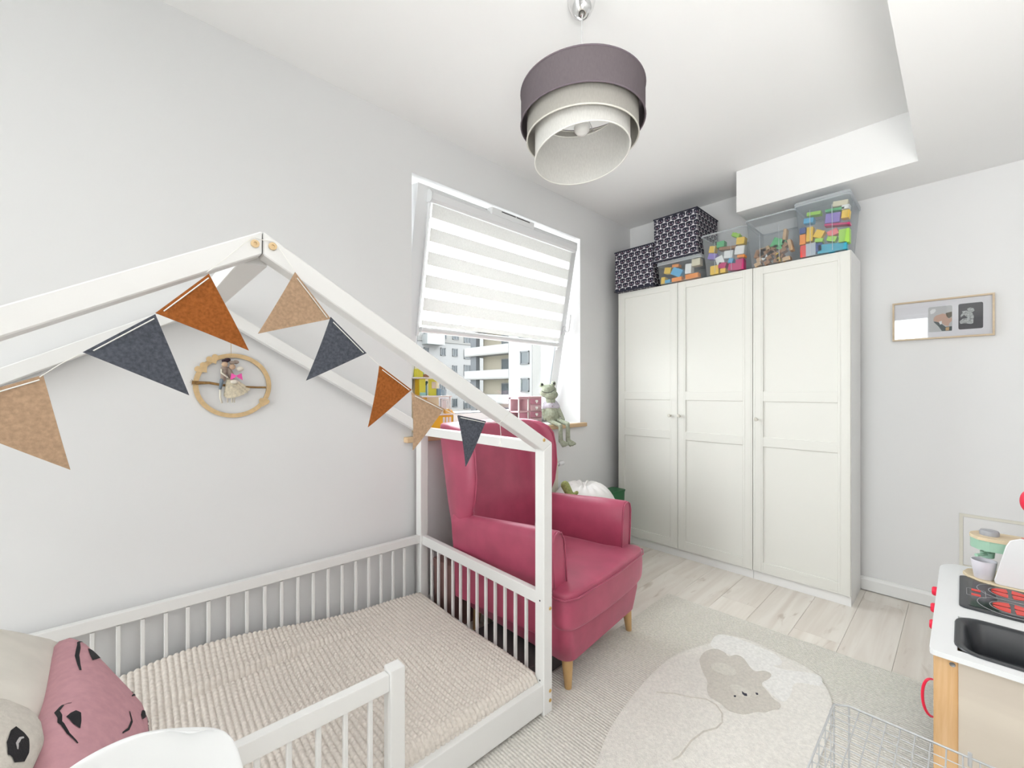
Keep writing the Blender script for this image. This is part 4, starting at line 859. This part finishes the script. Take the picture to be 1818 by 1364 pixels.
bm = B(); lathe(bm, [(.018, 2.20-ZC), (.02, 2.21-ZC), (.02, 2.27-ZC), (.008, 2.28-ZC)], n=20); obj('socket', bm, pvc, lamp, auto=40)
bm = B(); lathe(bm, [(.001, 2.148-ZC), (.016, 2.153-ZC), (.027, 2.166-ZC), (.029, 2.18-ZC), (.024, 2.196-ZC), (.016, 2.212-ZC)], n=24); obj('bulb', bm, mat('bulb_white', (.85, .85, .83), .3), lamp, smooth=True)
# ================================================================== PICTURE
px_ = XW-.001; y0, y1, z0, z1 = -.115, .282, 1.507, 1.727
pf_ = thing('picture_frame', 'thin oak picture frame with two small monochrome photographs on the right wall', 'picture frame', (px_, (y0+y1)/2, z0))
fo = wood('pale_oak_frame', (.62, .50, .35), (.52, .40, .27), 12, .5, 1)
bm = panel_hole(B(), (y0, z0), (y1, z1), (y0+.008, z0+.008), (y1-.008, z1-.008), 0, px_-.026, px_); obj('frame', bm, fo, pf_, world=True)
obj('mat_board', bx((px_-.008, y0+.008, z0+.008), (px_-.006, y1-.008, z1-.008)), mat('mat_board', (.74, .74, .78), .8), pf_, world=True)
def wpt(y, z, l): return (px_-.0082-l, y, z)
def flat(name, pts, m, parent, l):
    bm = B(); prism(bm, [wpt(y, z, l) for y, z in pts], (-.0003, 0, 0)); return obj(name, bm, m, parent, world=True)
def yz(u, v): p = on('x', px_-.008, u, v); return (p.y, p.z)
def rr_px(u0, u1, v0, v1):
    a = yz(u0, (v0+v1)/2); b = yz(u1, (v0+v1)/2); c = yz((u0+u1)/2, v0)[1]; d = yz((u0+u1)/2, v1)[1]
    return rrect(abs(a[0]-b[0]), c-d, .008, 4, (a[0]+b[0])/2, (c+d)/2)
ph1 = flat('photograph', rr_px(1648, 1690.5, 544, 589), mat('photo_grey', (.48, .49, .50), .6), pf_, 0); ph1['label'] = 'pale photograph of people cuddling'
def blob(pxs, m, par, l): flat('print', [yz(1560+u/7.575, 500+v/7.571) for u, v in pxs], m, par, l)
blob([(690, 400), (720, 375), (760, 370), (770, 395), (740, 430), (700, 440)], mat('photo_white', (.75, .76, .77), .6), ph1, .0004)
blob([(735, 540), (800, 600), (850, 665), (985, 660), (985, 600), (900, 610), (830, 560), (780, 540)], mat('photo_dark', (.03, .05, .055), .6), ph1, .0004)
blob([(740, 490), (770, 460), (860, 430), (905, 440), (940, 500), (985, 480), (985, 530), (950, 560), (940, 600), (890, 590), (850, 560), (790, 545), (735, 530)], mat('photo_skin', (.52, .33, .25), .6), ph1, .0008)
blob([(900, 425), (985, 405), (985, 470), (945, 495), (915, 470)], mat('photo_hair', (.07, .05, .02), .6), ph1, .0012)
blob([(810, 540), (850, 530), (850, 570), (825, 580)], mat('photo_white', (.75, .76, .77), .6), ph1, .0014)
blob([(900, 620), (950, 610), (945, 655), (900, 660)], mat('photo_tan', (.5, .3, .12), .6), ph1, .0012)
ph2 = flat('photograph', rr_px(1701.5, 1745.5, 538, 584), mat('photo_black', (.035, .033, .045), .6), pf_, 0); ph2['label'] = 'dark photograph with a pale seated figure'
gm = mat('photo_midgrey', (.38, .4, .4), .6, noise=.5, nscale=120)
blob([(1190, 365), (1230, 350), (1275, 360), (1290, 390), (1260, 410), (1215, 405), (1190, 385)], gm, ph2, .0004)
blob([(1120, 400), (1180, 390), (1260, 420), (1280, 470), (1270, 560), (1240, 570), (1160, 560), (1100, 570), (1085, 540), (1130, 500), (1200, 490), (1150, 450), (1105, 480), (1100, 460), (1130, 420)], gm, ph2, .0005)
obj('glass', bx((px_-.0155, y0+.008, z0+.008), (px_-.0145, y1-.008, z1-.008)), glassy('picture_glass', (1, 1, 1), gloss=.10), pf_, world=True)
# ================================================================== RING HANGING
YP = YW-.004
rg = thing('ring_wall_hanging', 'round wooden ring wall hanging with hearts, branch and little cord dolls', 'wall hanging', (.36, YP, 1.235))
rcx, rcz = .362, 1.238; rb = mat('ring_birch', (.66, .47, .25), .6, noise=.1, nscale=60)
bm = B(); N_ = 64
def ringsec(k):
    a = 2*math.pi*k/N_; c, s = math.cos(a), math.sin(a); return [Vector((rcx+r_*c, YP-d, rcz+r_*s*.965)) for r_, d in ((.117, 0), (.134, 0), (.134, .006), (.117, .006))]
R_ = [[bm.verts.new(p) for p in ringsec(k)] for k in range(N_)]
for k in range(N_):
    a, b = R_[k], R_[(k+1) % N_]
    for j in range(4): bm.faces.new((a[j], a[(j+1) % 4], b[(j+1) % 4], b[j]))
obj('ring', bm, rb, rg, world=True)
def heart(cx, cz, s, rot):
    p = []
    for k in range(28):
        a = 2*math.pi*k/28; x = 16*math.sin(a)**3; z = 13*math.cos(a)-5*math.cos(2*a)-2*math.cos(3*a)-math.cos(4*a)
        x, z = x*math.cos(rot)-z*math.sin(rot), x*math.sin(rot)+z*math.cos(rot); p.append((cx+x*s/16, YP-.009, cz+z*s/16))
    bm = B(); prism(bm, p, (0, .003, 0)); obj('heart', bm, rb, rg, world=True)
def yp(u, v): p = on('y', YP, u, v); return (p.x, p.z)
for u, v, s, r_ in ((358, 654, .023, .75), (377.5, 638, .021, .5), (468, 714, .020, -.25)): heart(*yp(u, v), s, r_)
def ypv(u, v, d=.012): p = on('y', YP-d, u, v); return p
bm = B(); tube(bm, [ypv(341, 679), ypv(352, 680), ypv(372, 680), ypv(395, 684), ypv(430, 687), ypv(455, 688), ypv(472, 688)], .005, 8, taper=[.006, .0065, .005, .0048, .0045, .004, .004])
for du, dv in ((-5, -3), (-6, 0), (-4, 3), (-3, -5), (-3, 5)): tube(bm, [ypv(345, 679), ypv(343+du, 679+dv)], .001, 4)
obj('branch', bm, mat('twig', (.27, .15, .05), .9, noise=.3, nscale=100, bump=.4), rg, world=True)
bm = B(); tube(bm, [ypv(408, 560, .003), ypv(410, 600, .006), ypv(410.5, 632, .008)], .0009, 5); obj('hanger', bm, mat('jute', (.5, .36, .16), .9), rg, world=True)
hrd = mat('doll_hair', (.04, .02, .03), .9, bump=.5); skin = mat('doll_face', (.55, .38, .26), .8); bd = mat('doll_brown', (.33, .26, .22), .9, bump=.4); cw = mat('doll_cord', (.75, .70, .60), .9); sk = mat('tulle', (.62, .55, .42), .95, noise=.2, nscale=100, bump=.6, bscale=150)
bm = B(); ell(bm, ypv(400, 641, .02), (.0125, .010, .008)); ell(bm, ypv(404, 639, .016), (.011, .01, .008)); obj('doll_hair', bm, hrd, rg, world=True, smooth=True)
for u, v, r_ in ((399, 647, .011), (412.5, 651.5, .011)): bm = B(); ell(bm, ypv(u, v, .022), r_); obj('doll_head', bm, skin, rg, world=True, smooth=True)
bm = B(); ell(bm, ypv(412, 644, .02), (.010, .009, .008)); ell(bm, ypv(419, 643, .018), (.011, .009, .008)); obj('doll_hair', bm, bd, rg, world=True, smooth=True)
bm = B(); limb(bm, ypv(398, 655, .018), ypv(396, 674, .018), .012, .009); limb(bm, ypv(405, 656, .016), ypv(411, 668, .016), .01, .012); obj('doll_body', bm, bd, rg, world=True, smooth=True)
bm = B(); limb(bm, ypv(394, 675, .02), ypv(391, 690, .02), .0075, .005); obj('doll_trousers', bm, mat('doll_grey', (.17, .21, .25), .9), rg, world=True, smooth=True)
bm = B(); tube(bm, [ypv(393, 655, .026), ypv(393, 662, .03), ypv(405, 671, .032)], .003, 6); tube(bm, [ypv(391, 691, .02), ypv(391, 706, .02), ypv(394, 716, .02)], .0035, 6)
for u in (403, 411, 415): tube(bm, [ypv(u, 695, .018), ypv(u+1, 715, .018)], .0025, 6)
ell(bm, ypv(416, 678, .028), (.014, .008, .009)); ell(bm, ypv(426, 655, .022), (.013, .008, .010)); obj('doll_cord', bm, cw, rg, world=True, smooth=True)
bm = B(); top = [ypv(408+6*math.cos(a), 672+3*math.sin(a), .018+.006*math.sin(a)) for a in [2*math.pi*k/30 for k in range(30)]]
bot = [ypv(421+(24 if k % 2 else 20)*math.cos(2*math.pi*k/30), 697+8*math.sin(2*math.pi*k/30)-6*math.cos(2*math.pi*k/30), .016+.011*math.sin(2*math.pi*k/30)) for k in range(30)]
loft(bm, [top, bot]); obj('tulle_skirt', bm, sk, rg, world=True, kind='stuff')
bm = B(); c = (420, 668)
for s in (-1, 1): prism(bm, [ypv(c[0], c[1]-1, .036), ypv(c[0]+s*9, c[1]-5, .034), ypv(c[0]+s*11, c[1]+7, .034), ypv(c[0]+s*2, c[1]+2, .036)], (0, .004, 0))
obj('bow', bm, mat('hot_pink', (.85, .11, .42), .7), rg, world=True)
# ================================================================== RUG
ruz = .012
rug = thing('rug', 'cream carved-pile rug with a sleeping koala-like animal motif on the floor', 'rug', (1.5, .3, 0))
def rugmat(name, col, rib=0, var=.08):
    m = mat(name, col, .97, .05, noise=var, nscale=90, sheen=.25); n = m.node_tree; b = n.nodes['Principled BSDF']
    t = n.nodes.new('ShaderNodeTexCoord'); x = n.nodes.new('ShaderNodeTexNoise'); x.inputs['Scale'].default_value = 260; x.inputs['Detail'].default_value = 3; n.links.new(t.outputs['Object'], x.inputs[0]); hgt = x.outputs[0]
    if rib:
        w = n.nodes.new('ShaderNodeTexWave'); w.bands_direction = 'X'; w.inputs['Scale'].default_value = rib; w.inputs['Distortion'].default_value = 1.5; w.inputs['Detail Scale'].default_value = 8; n.links.new(t.outputs['Object'], w.inputs[0])
        a = n.nodes.new('ShaderNodeMath'); a.operation = 'MULTIPLY_ADD'; a.inputs[1].default_value = .9; n.links.new(w.outputs['Fac'], a.inputs[0]); n.links.new(x.outputs[0], a.inputs[2]); hgt = a.outputs[0]
    q = n.nodes.new('ShaderNodeBump'); q.inputs['Strength'].default_value = .8; q.inputs['Distance'].default_value = .006; n.links.new(hgt, q.inputs['Height']); n.links.new(q.outputs[0], b.inputs['Normal']); return m
r1 = rugmat('rug_base', (.815, .78, .715), 26, .10); r2 = rugmat('rug_light', (.86, .83, .775)); r3 = rugmat('rug_beige', (.68, .64, .575)); r4 = rugmat('rug_white', (.90, .885, .85)); r5 = rugmat('rug_cream', (.74, .71, .64))
bm = B(); prism(bm, [(.2, 1.205, 0), (2.413, 1.205, 0), (2.47, -.95, 0), (.2, -.95, 0)], (0, 0, ruz), .004); obj('pile', bm, r1, rug, world=True)
def rp(pxs, name, m, lift, h=.0035, fine=2):
    pts = [on('z', ruz, u, v) for u, v in pxs]
    for _ in range(fine):
        q = []
        for a, b in zip(pts, pts[1:]+pts[:1]): q += [a.lerp(b, .25), a.lerp(b, .75)]
        pts = q
    bm = B(); prism(bm, [(p.x, p.y, ruz-.002) for p in pts], (0, 0, lift+.002)); return obj(name, bm, m, rug, world=True)
C6 = lambda L: [(1060+u/4.545, 1100+v/4.545) for u, v in L]
# big light oval (carries on outside the frame)
rp([(1262, 1145), (1285, 1129), (1330, 1137), (1385, 1165), (1440, 1190), (1470, 1225), (1480, 1260), (1470, 1310), (1452, 1364), (1440, 1420), (1390, 1500), (1250, 1560), (1100, 1560), (1050, 1480), (1045, 1400), (1062, 1350), (1080, 1300), (1110, 1255), (1150, 1205), (1195, 1165), (1240, 1150)], 'oval_motif', r2, .006)
rp(C6([(940, 150), (1000, 128), (1100, 150), (1300, 230), (1440, 290), (1500, 350), (1480, 385), (1400, 380), (1500, 420), (1700, 440), (1818, 470), (1818, 560), (1700, 530), (1580, 520), (1570, 620), (1500, 700), (1350, 560), (1250, 420), (1100, 300), (900, 240)]), 'cloud_motif', r4, .007)
rp(C6([(830, 320), (870, 270), (950, 245), (1030, 275), (1060, 320), (1120, 295), (1180, 320), (1240, 410), (1280, 440), (1340, 425), (1410, 450), (1400, 490), (1310, 530), (1380, 600), (1420, 660), (1490, 700), (1470, 745), (1420, 740), (1350, 770), (1290, 755), (1200, 785), (1110, 770), (1040, 740), (1000, 690), (900, 640), (885, 570), (895, 510), (850, 430), (825, 350)]), 'animal_motif', r3, .008)
rp(C6([(905, 385), (950, 360), (1040, 370), (1130, 430), (1120, 470), (1040, 465), (950, 440)]), 'ear_motif', r5, .0092)
rp(C6([(1062, 545), (1120, 540), (1200, 575), (1255, 615), (1230, 650), (1150, 635), (1100, 600)]), 'muzzle_motif', r5, .0092)
dk = mat('rug_dark', (.04, .04, .06), .95)
for L in ([(1168, 598), (1190, 615), (1208, 618), (1212, 638), (1190, 636), (1172, 620)], [(1103, 632), (1122, 634), (1120, 644), (1104, 642)], [(1278, 610), (1298, 614), (1300, 626), (1284, 624)]): rp(C6(L), 'eye_motif', dk, .0098, fine=0)
for L in ([(480, 590), (620, 600), (760, 630), (880, 645), (960, 690), (1010, 760), (1010, 830), (960, 880), (860, 905), (760, 980), (700, 1060), (660, 1110), (610, 1135)],):
    P_ = [on('z', ruz+.006, u, v) for u, v in C6(L)]; bm = B(); tube(bm, P_, .003, 6); obj('outline_motif', bm, r3, rug, world=True)
# ================================================================== TOY KITCHEN
kt = thing('toy_kitchen', 'wooden toy kitchen with white worktop, black hob and dark sink', 'toy kitchen', (2.1, -.15, 0))
KZ = .5; KX0, KX1, KY0, KY1 = 1.657, 2.54, -.36, .064
ktop = mat('kitchen_white', (.80, .81, .82), .35); pine = wood('pine', (.72, .47, .25), (.60, .34, .14), 14, .5, 2); ply = wood('kitchen_ply', (.64, .57, .48), (.58, .51, .43), 3, .6, 1)
def holes_top():
    xs = [KX0, 1.70, 1.96, 2.05, 2.39, KX1]; ys = [KY0, -.32, .01, KY1]; bm = B(); V_ = {}
    # slab with rounded corners, sink hole cut by leaving out a cell
    def cell(a, b, c, d): box(bm, (a, c, KZ-.015), (b, d, KZ))
    cell(KX0+.02, 1.70, KY0, KY1); cell(1.96, KX1-.09, KY0, KY1); cell(1.70, 1.96, KY0, -.32); cell(1.70, 1.96, .01, KY1)
    prism(bm, [(KX0+.02, KY0, KZ-.015), (KX0+.02, KY1, KZ-.015), (KX0+.006, KY1-.002, KZ-.015), (KX0+.001, KY1-.007, KZ-.015), (KX0, KY1-.015, KZ-.015), (KX0, KY0, KZ-.015)], (0, 0, .015))
    a = [(KX1-.09+.09*math.sin(R(k*10)), KY1-.06+.06*math.cos(R(k*10)), KZ-.015) for k in range(10)]
    prism(bm, [(KX1-.09, KY0, KZ-.015)]+a+[(KX1, KY0, KZ-.015)], (0, 0, .015)); return bm
obj('worktop', holes_top(), ktop, kt, world=True)
blg = mat('sink_grey', (.03, .033, .038), .35); hobm = mat('hob_black', (.012, .014, .016), .12)
def ringed(x0, x1, y0_, y1_, r, z): return [((x0+x1)/2+a, (y0_+y1_)/2+b, z) for a, b in rrect(x1-x0, y1_-y0_, r, 6)]
sx0, sx1, sy0, sy1 = 1.69, 1.968, -.33, .017
bm = B(); loft(bm, [ringed(sx0, sx1, sy0, sy1, .06, KZ+.0005), ringed(sx0+.002, sx1-.002, sy0+.002, sy1-.002, .058, KZ+.004), ringed(sx0+.012, sx1-.012, sy0+.012, sy1-.012, .052, KZ+.005), ringed(sx0+.024, sx1-.024, sy0+.022, sy1-.022, .045, KZ-.002), ringed(sx0+.04, sx1-.04, sy0+.04, sy1-.04, .03, KZ-.085)], cap=False)
bm.faces.new([bm.verts.new(p) for p in ringed(sx0+.04, sx1-.04, sy0+.04, sy1-.04, .03, KZ-.085)]); obj('sink', bm, blg, kt, world=True, auto=50)
hx0, hx1, hy0, hy1 = 2.047, 2.393, -.33, .008
bm = B(); loft(bm, [ringed(hx0, hx1, hy0, hy1, .02, KZ+.0005), ringed(hx0, hx1, hy0, hy1, .02, KZ+.005), ringed(hx0+.008, hx1-.008, hy0+.008, hy1-.008, .015, KZ+.006)]); hob = obj('hob', bm, blg, kt, world=True, auto=40)
bm = B(); loft(bm, [ringed(hx0+.022, hx1-.012, hy0+.02, hy1-.022, .008, KZ+.0055), ringed(hx0+.022, hx1-.012, hy0+.02, hy1-.022, .008, KZ+.0072)]); obj('hob_glass', bm, hobm, hob, world=True)
red = mat('hob_red', (.75, .045, .03), .4); lw = mat('hob_line', (.35, .35, .36), .4)
HZ = KZ+.0073
def kz(u, v): p = on('z', HZ, u, v); return p
for (u, v) in ((1793, 1056), (1798, 1082)):
    c = kz(u, v); bm = B()
    for rr, wd in ((.078, .0012), (.05, .0012)):
        tube(bm, [(c.x+rr*math.cos(2*math.pi*k/40), c.y+rr*math.sin(2*math.pi*k/40), HZ) for k in range(40)], wd, 4, closed=True)
    obj('hob_ring', bm, lw, hob, world=True)
    bm = B()
    for q in range(4):
        a0 = q*90+8; pts = [(c.x+.044*math.cos(R(a0+74*k/8)), c.y+.044*math.sin(R(a0+74*k/8)), HZ) for k in range(9)]; pts += [(c.x+.011*math.cos(R(a0+60)), c.y+.011*math.sin(R(a0+60)), HZ), (c.x+.011*math.cos(R(a0+14)), c.y+.011*math.sin(R(a0+14)), HZ)]
        prism(bm, pts, (0, 0, .0012))
    obj('burner', bm, red, hob, world=True)
for (u, v) in ((1732, 1048.5), (1732, 1056.5)):
    c = kz(u, v); obj('digit_panel', bx((c.x-.010, c.y-.012, HZ), (c.x+.010, c.y+.010, HZ+.001)), red, hob, world=True)
c = kz(1733, 1053); bm = B(); tube(bm, [(c.x+a, c.y+b, HZ) for a, b in rrect(.075, .045, .003, 1)], .0008, 4, closed=True); obj('digit_frame', bm, lw, hob, world=True)
# carcass
LZ = KZ-.015
for xx in (1.672, KX1-.04): 
    obj('leg', bx((xx, .008, 0.012 if xx < 2.4 else 0), (xx+.022, .056, LZ), .002), pine, kt, world=True); obj('leg', bx((xx, KY0+.01, .012 if xx < 2.4 else 0), (xx+.022, KY0+.05, LZ), .002), pine, kt, world=True)
    obj('side_panel', bx((xx+.004, KY0+.05, .05), (xx+.014, .008, LZ)), ply, kt, world=True)
bm = B(); lathe(bm, [(.006, 0), (.006, .0015), (.002, .001)], n=14); bm.transform(Matrix.Translation((1.6719, .019, on('x', 1.672, 1693, 1181).z)) @ Matrix.Rotation(R(-90), 4, 'Y')); obj('bolt', bm, mat('bolt_steel', (.25, .25, .25), .3, metal=1), kt, world=True)
obj('back_panel', bx((1.69, KY0+.012, .05), (KX1-.04, KY0+.02, LZ)), ply, kt, world=True); obj('bottom_panel', bx((1.69, KY0+.02, .05), (KX1-.04, .01, .062)), ply, kt, world=True)
for a, b in ((1.697, 2.08), (2.09, 2.497)): obj('door', bx((a, .040, .065), (b, .054, .40), .002), ktop, kt, world=True, label='white cupboard door')
obj('control_panel', bx((1.697, .040, .405), (2.497, .054, LZ), .002), ktop, kt, world=True)
hot = mat('kitchen_red', (.85, .015, .06), .4)
zt_, zb_ = .392, .278; xh = 1.715
bm = B(); loft(bm, [[(xh+dx, y, z) for dx in (-.006, .006) for (y, z) in (((a, b),) )][:0] or [(xh-.007, y-.004, z), (xh+.007, y-.004, z), (xh+.007, y+.004, z), (xh-.007, y+.004, z)] for y, z in ((.056, zb_+.004), (.066, zb_+.002), (.077, zb_+.02), (.0815, (zt_+zb_)/2), (.077, zt_-.02), (.066, zt_-.002), (.056, zt_-.004))]); obj('door_handle', bm, hot, kt, world=True, sub=2)
for (X_, Z_) in ((2.27, .458), (2.17, .43), (2.09, .40)):
    bm = B(); lathe(bm, [(.016, 0), (.018, .006), (.016, .022), (.012, .026)], n=20); bm.transform(Matrix.Translation((X_, .054, Z_)) @ Matrix.Rotation(R(-90), 4, 'X')); obj('knob', bm, hot, kt, world=True, auto=40)
for xx in (1.70, 2.47): obj('upright', bx((xx, KY0, KZ), (xx+.022, KY0+.03, 1.05), .002), pine, kt, world=True)
obj('rack', bx((1.70, KY0+.004, .82), (2.492, KY0+.024, .86), .002), pine, kt, world=True)
# ladle hanging from the rack, its red bowl peeping in at the frame edge
p = on('x', 2.40, 1822, 890)
ld = thing('toy_ladle', 'red toy ladle hanging over the kitchen at the photo edge', 'toy ladle', (2.40, p.y, p.z))
bm = B(); ell(bm, (2.40, p.y-.006, p.z), (.03, .022, .04), 20, 14); obj('bowl', bm, hot, ld, world=True, smooth=True); bm = B(); tube(bm, [(2.40, p.y-.02, p.z+.03), (2.40, p.y-.09, p.z+.08), (2.40, KY0+.035, .835), (2.40, KY0+.01, .87)], .005, 8); obj('handle', bm, hot, ld, world=True, smooth=True)
# coffee machine
cm_ = thing('toy_coffee_machine', 'mint green and wood toy coffee machine with white side panels on worktop', 'toy coffee machine', (2.43, -.15, KZ))
mint = mat('mint_paint', (.36, .58, .44), .45); bw2 = wood('birch_light', (.74, .62, .43), (.68, .54, .35), 10, .5, 1)
bm = B(); pl = [(2.335+.0, -.34), (2.335, -.09), (2.35, -.045), (2.385, -.012), (2.43, .0), (2.475, -.012), (2.51, -.045), (2.525, -.09), (2.525, -.34)]; prism(bm, [(x, y, KZ+.0002) for x, y in pl], (0, 0, .012), .002); obj('base', bm, bw2, cm_, world=True)
zc0, zc1 = on('x', 2.43, 1745, 980).z+.018, on('x', 2.43, 1745, 950).z
hd = [(x, y-.018) for x, y in [(2.375, -.30), (2.375, -.05), (2.385, -.022), (2.41, -.006), (2.43, -.002), (2.455, -.006), (2.48, -.022), (2.49, -.05), (2.49, -.30)]]
bm = B(); prism(bm, [(x, y, zc0) for x, y in hd], (0, 0, zc1-zc0-.01)); obj('head', bm, mint, cm_, world=True)
bm = B(); prism(bm, [(2.4325+(x-2.4325)*1.04, y+.002 if y > -.2 else y, zc1-.01) for x, y in hd], (0, 0, .012)); obj('top_plate', bm, bw2, cm_, world=True)
bm = B(); lathe(bm, [(.026, 0), (.027, .012), (.024, .018), (.001, .02)], (2.435, -.07, zc1+.002), 24); obj('dial', bm, mat('dial_grey', (.36, .37, .40), .5), cm_, world=True, auto=40)
obj('body', bx((2.385, -.30, KZ+.012), (2.48, -.15, zc0), .003), mint, cm_, world=True)
bm = B(); lathe(bm, [(.018, 0), (.02, .02)], (2.43, -.065, zc0-.035), 20); lathe(bm, [(.009, 0), (.009, .016)], (2.43, -.065, zc0-.016), 12); tube(bm, [(2.41, -.06, zc0-.02), (2.385, -.045, zc0-.02), (2.372, -.035, zc0-.02)], .006, 8); obj('portafilter', bm, mint, cm_, world=True, auto=40)
def wpanel(X_, uo, name):
    a = on('x', X_, 1765+uo, 1022); b = on('x', X_, 1789+uo, 954); H = b.z; z0_ = KZ+.0125
    pts = [(a.y-.012, z0_), (a.y-.003, z0_+.003), (a.y, z0_+.012), (b.y+.004, H-.035), (b.y-.006, H-.012), (b.y-.03, H), (-.30, H), (-.33, H-.02), (-.335, z0_)]
    bm = B(); prism(bm, [(X_, y, z) for y, z in pts], (.009, 0, 0), .002); obj('side_panel', bm, pvc, cm_, world=True)
wpanel(2.342, 0, 'n'); wpanel(2.505, 14, 'f')
obj('red_button_plate', bx((2.40, -.2, zc1+.002), (2.47, -.15, zc1+.005)), mat('coral', (.75, .25, .2), .5), cm_, world=True)
cup = thing('toy_cup', 'white toy cup on the base of the coffee machine', 'cup', (2.385, -.052, KZ+.0125))
bm = B(); lathe(bm, [(.024, 0), (.026, .002), (.0345, .066), (.0345, .068), (.032, .068), (.024, .006), (.001, .005)], (2.388, -.055, KZ+.0125), 32); obj('body', bm, mat('cup_white', (.76, .74, .80), .4), cup, world=True, auto=50)
# ================================================================== WIRE BASKET
wb = thing('wire_basket', 'white wire mesh crate on the rug in front of the toy kitchen', 'wire basket', (1.28, .03, ruz)); wm = mat('wire_grey', (.55, .56, .57), .35, metal=.3)
bz = .35; X1_, X0_ = 1.475, 1.0; Y1_, Y0_ = .214, -.25
def wire(name, pts, r): bm = B(); tube(bm, pts, r, 6); return obj(name, bm, wm, wb, world=True)
rim = [(X1_, Y1_, bz), (X1_, Y0_, bz), (X0_, Y0_, bz), (X0_, Y1_+.03, bz), (X1_-.022, Y1_+.03, bz)]
bm = B(); tube(bm, rim, .0028, 8, closed=True); obj('rim', bm, wm, wb, world=True, smooth=True); bm = B(); tube(bm, [(x, y, .03) for x, y, _z in rim], .0025, 6, closed=True); obj('base_ring', bm, wm, wb, world=True, smooth=True)
i = 0; y = Y1_-.022
while y > Y0_: wire('top_wire', [(X1_, y, bz-.003), (X0_, y, bz-.003)], .0016); y -= .0275
x = X1_-.036
while x > X0_: wire('top_wire', [(x, Y1_+.028, bz-.006), (x, Y0_, bz-.006)], .0013); x -= .034
for (x, y) in ((X1_, Y1_), (X1_-.022, Y1_+.03), (X1_, Y0_), (X0_, Y0_), (X0_, Y1_+.03)): wire('upright', [(x, y, .014), (x, y, bz)], .0024)
for z in (.30, .24, .18, .12, .06): wire('side_wire', [(X1_-.022, Y1_+.03, z), (X0_, Y1_+.03, z)], .0014)
y = Y1_-.11
for (x, y) in ((X1_-.06, Y1_+.03), (X1_-.13, Y1_+.03), (X1_-.2, Y1_+.03), (X1_-.27, Y1_+.03)): wire('side_wire', [(x, y, .03), (x, y, bz)], .0014)
wire('hook', [(X1_-.022, Y1_+.032, bz-.004), (X1_-.03, Y1_+.037, bz-.02), (X1_-.026, Y1_+.034, bz-.034), (X1_-.034, Y1_+.034, bz-.045)], .002)
wire('corner_post', [(X1_, -.012, bz-.02), (X1_, -.012, bz+.012)], .004)
# ================================================================== WHITE CHAIR (near, lower left)
wc = thing('shell_chair', 'white moulded plastic chair back in the near left corner', 'chair', (.03, .72, 0), R(8))
def shell():
    prof = [(-.20, .345), (-.17, .360), (-.08, .356), (.02, .352), (.10, .362), (.155, .40), (.185, .46), (.205, .52), (.222, .575), (.232, .605), (.238, .625), (.240, .634)]
    wid = [.15, .18, .19, .19, .185, .18, .178, .174, .166, .150, .128, .10]
    g = []; n = 24; bm = B()
    for off in (0, .011):
        rows = []
        for k, ((y, z), w) in enumerate(zip(prof, wid)):
            row = []
            for i in range(n+1):
                s_ = -1+2*i/n; cur = (s_*s_)*(.045 if k > 4 else .02)
                dz = -.022*(abs(s_)**3)*max(0, k-7)/4
                row.append(bm.verts.new((w*s_, y-(cur if k > 4 else 0)+(off if k > 4 else 0), z+dz+(cur if k <= 4 else 0)-(off if k <= 4 else 0))))
            rows.append(row)
        for a, b in zip(rows, rows[1:]):
            for i in range(n): bm.faces.new((a[i], a[i+1], b[i+1], b[i]))
        g.append(rows)
    A_, B_ = g; m_ = len(prof)
    rim_ = [(0, i) for i in range(n+1)]+[(k, n) for k in range(1, m_)]+[(m_-1, i) for i in range(n-1, -1, -1)]+[(k, 0) for k in range(m_-2, 0, -1)]
    for p, q in zip(rim_, rim_[1:]+rim_[:1]): bm.faces.new((A_[p[0]][p[1]], A_[q[0]][q[1]], B_[q[0]][q[1]], B_[p[0]][p[1]]))
    return bm
o = obj('seat_shell', shell(), mat('chair_white', (.84, .85, .85), .3), wc, sub=2)
for sx_, sy_ in ((-1, -1), (1, -1), (-1, 1), (1, 1)):
    bm = B(); tube(bm, [(sx_*.09, sy_*.07, .345), (sx_*.15, sy_*.15, .0125 if sy_ < 2 else 0)], .012, 10, taper=[.014, .010]); obj('leg', bm, legm, wc, smooth=True)
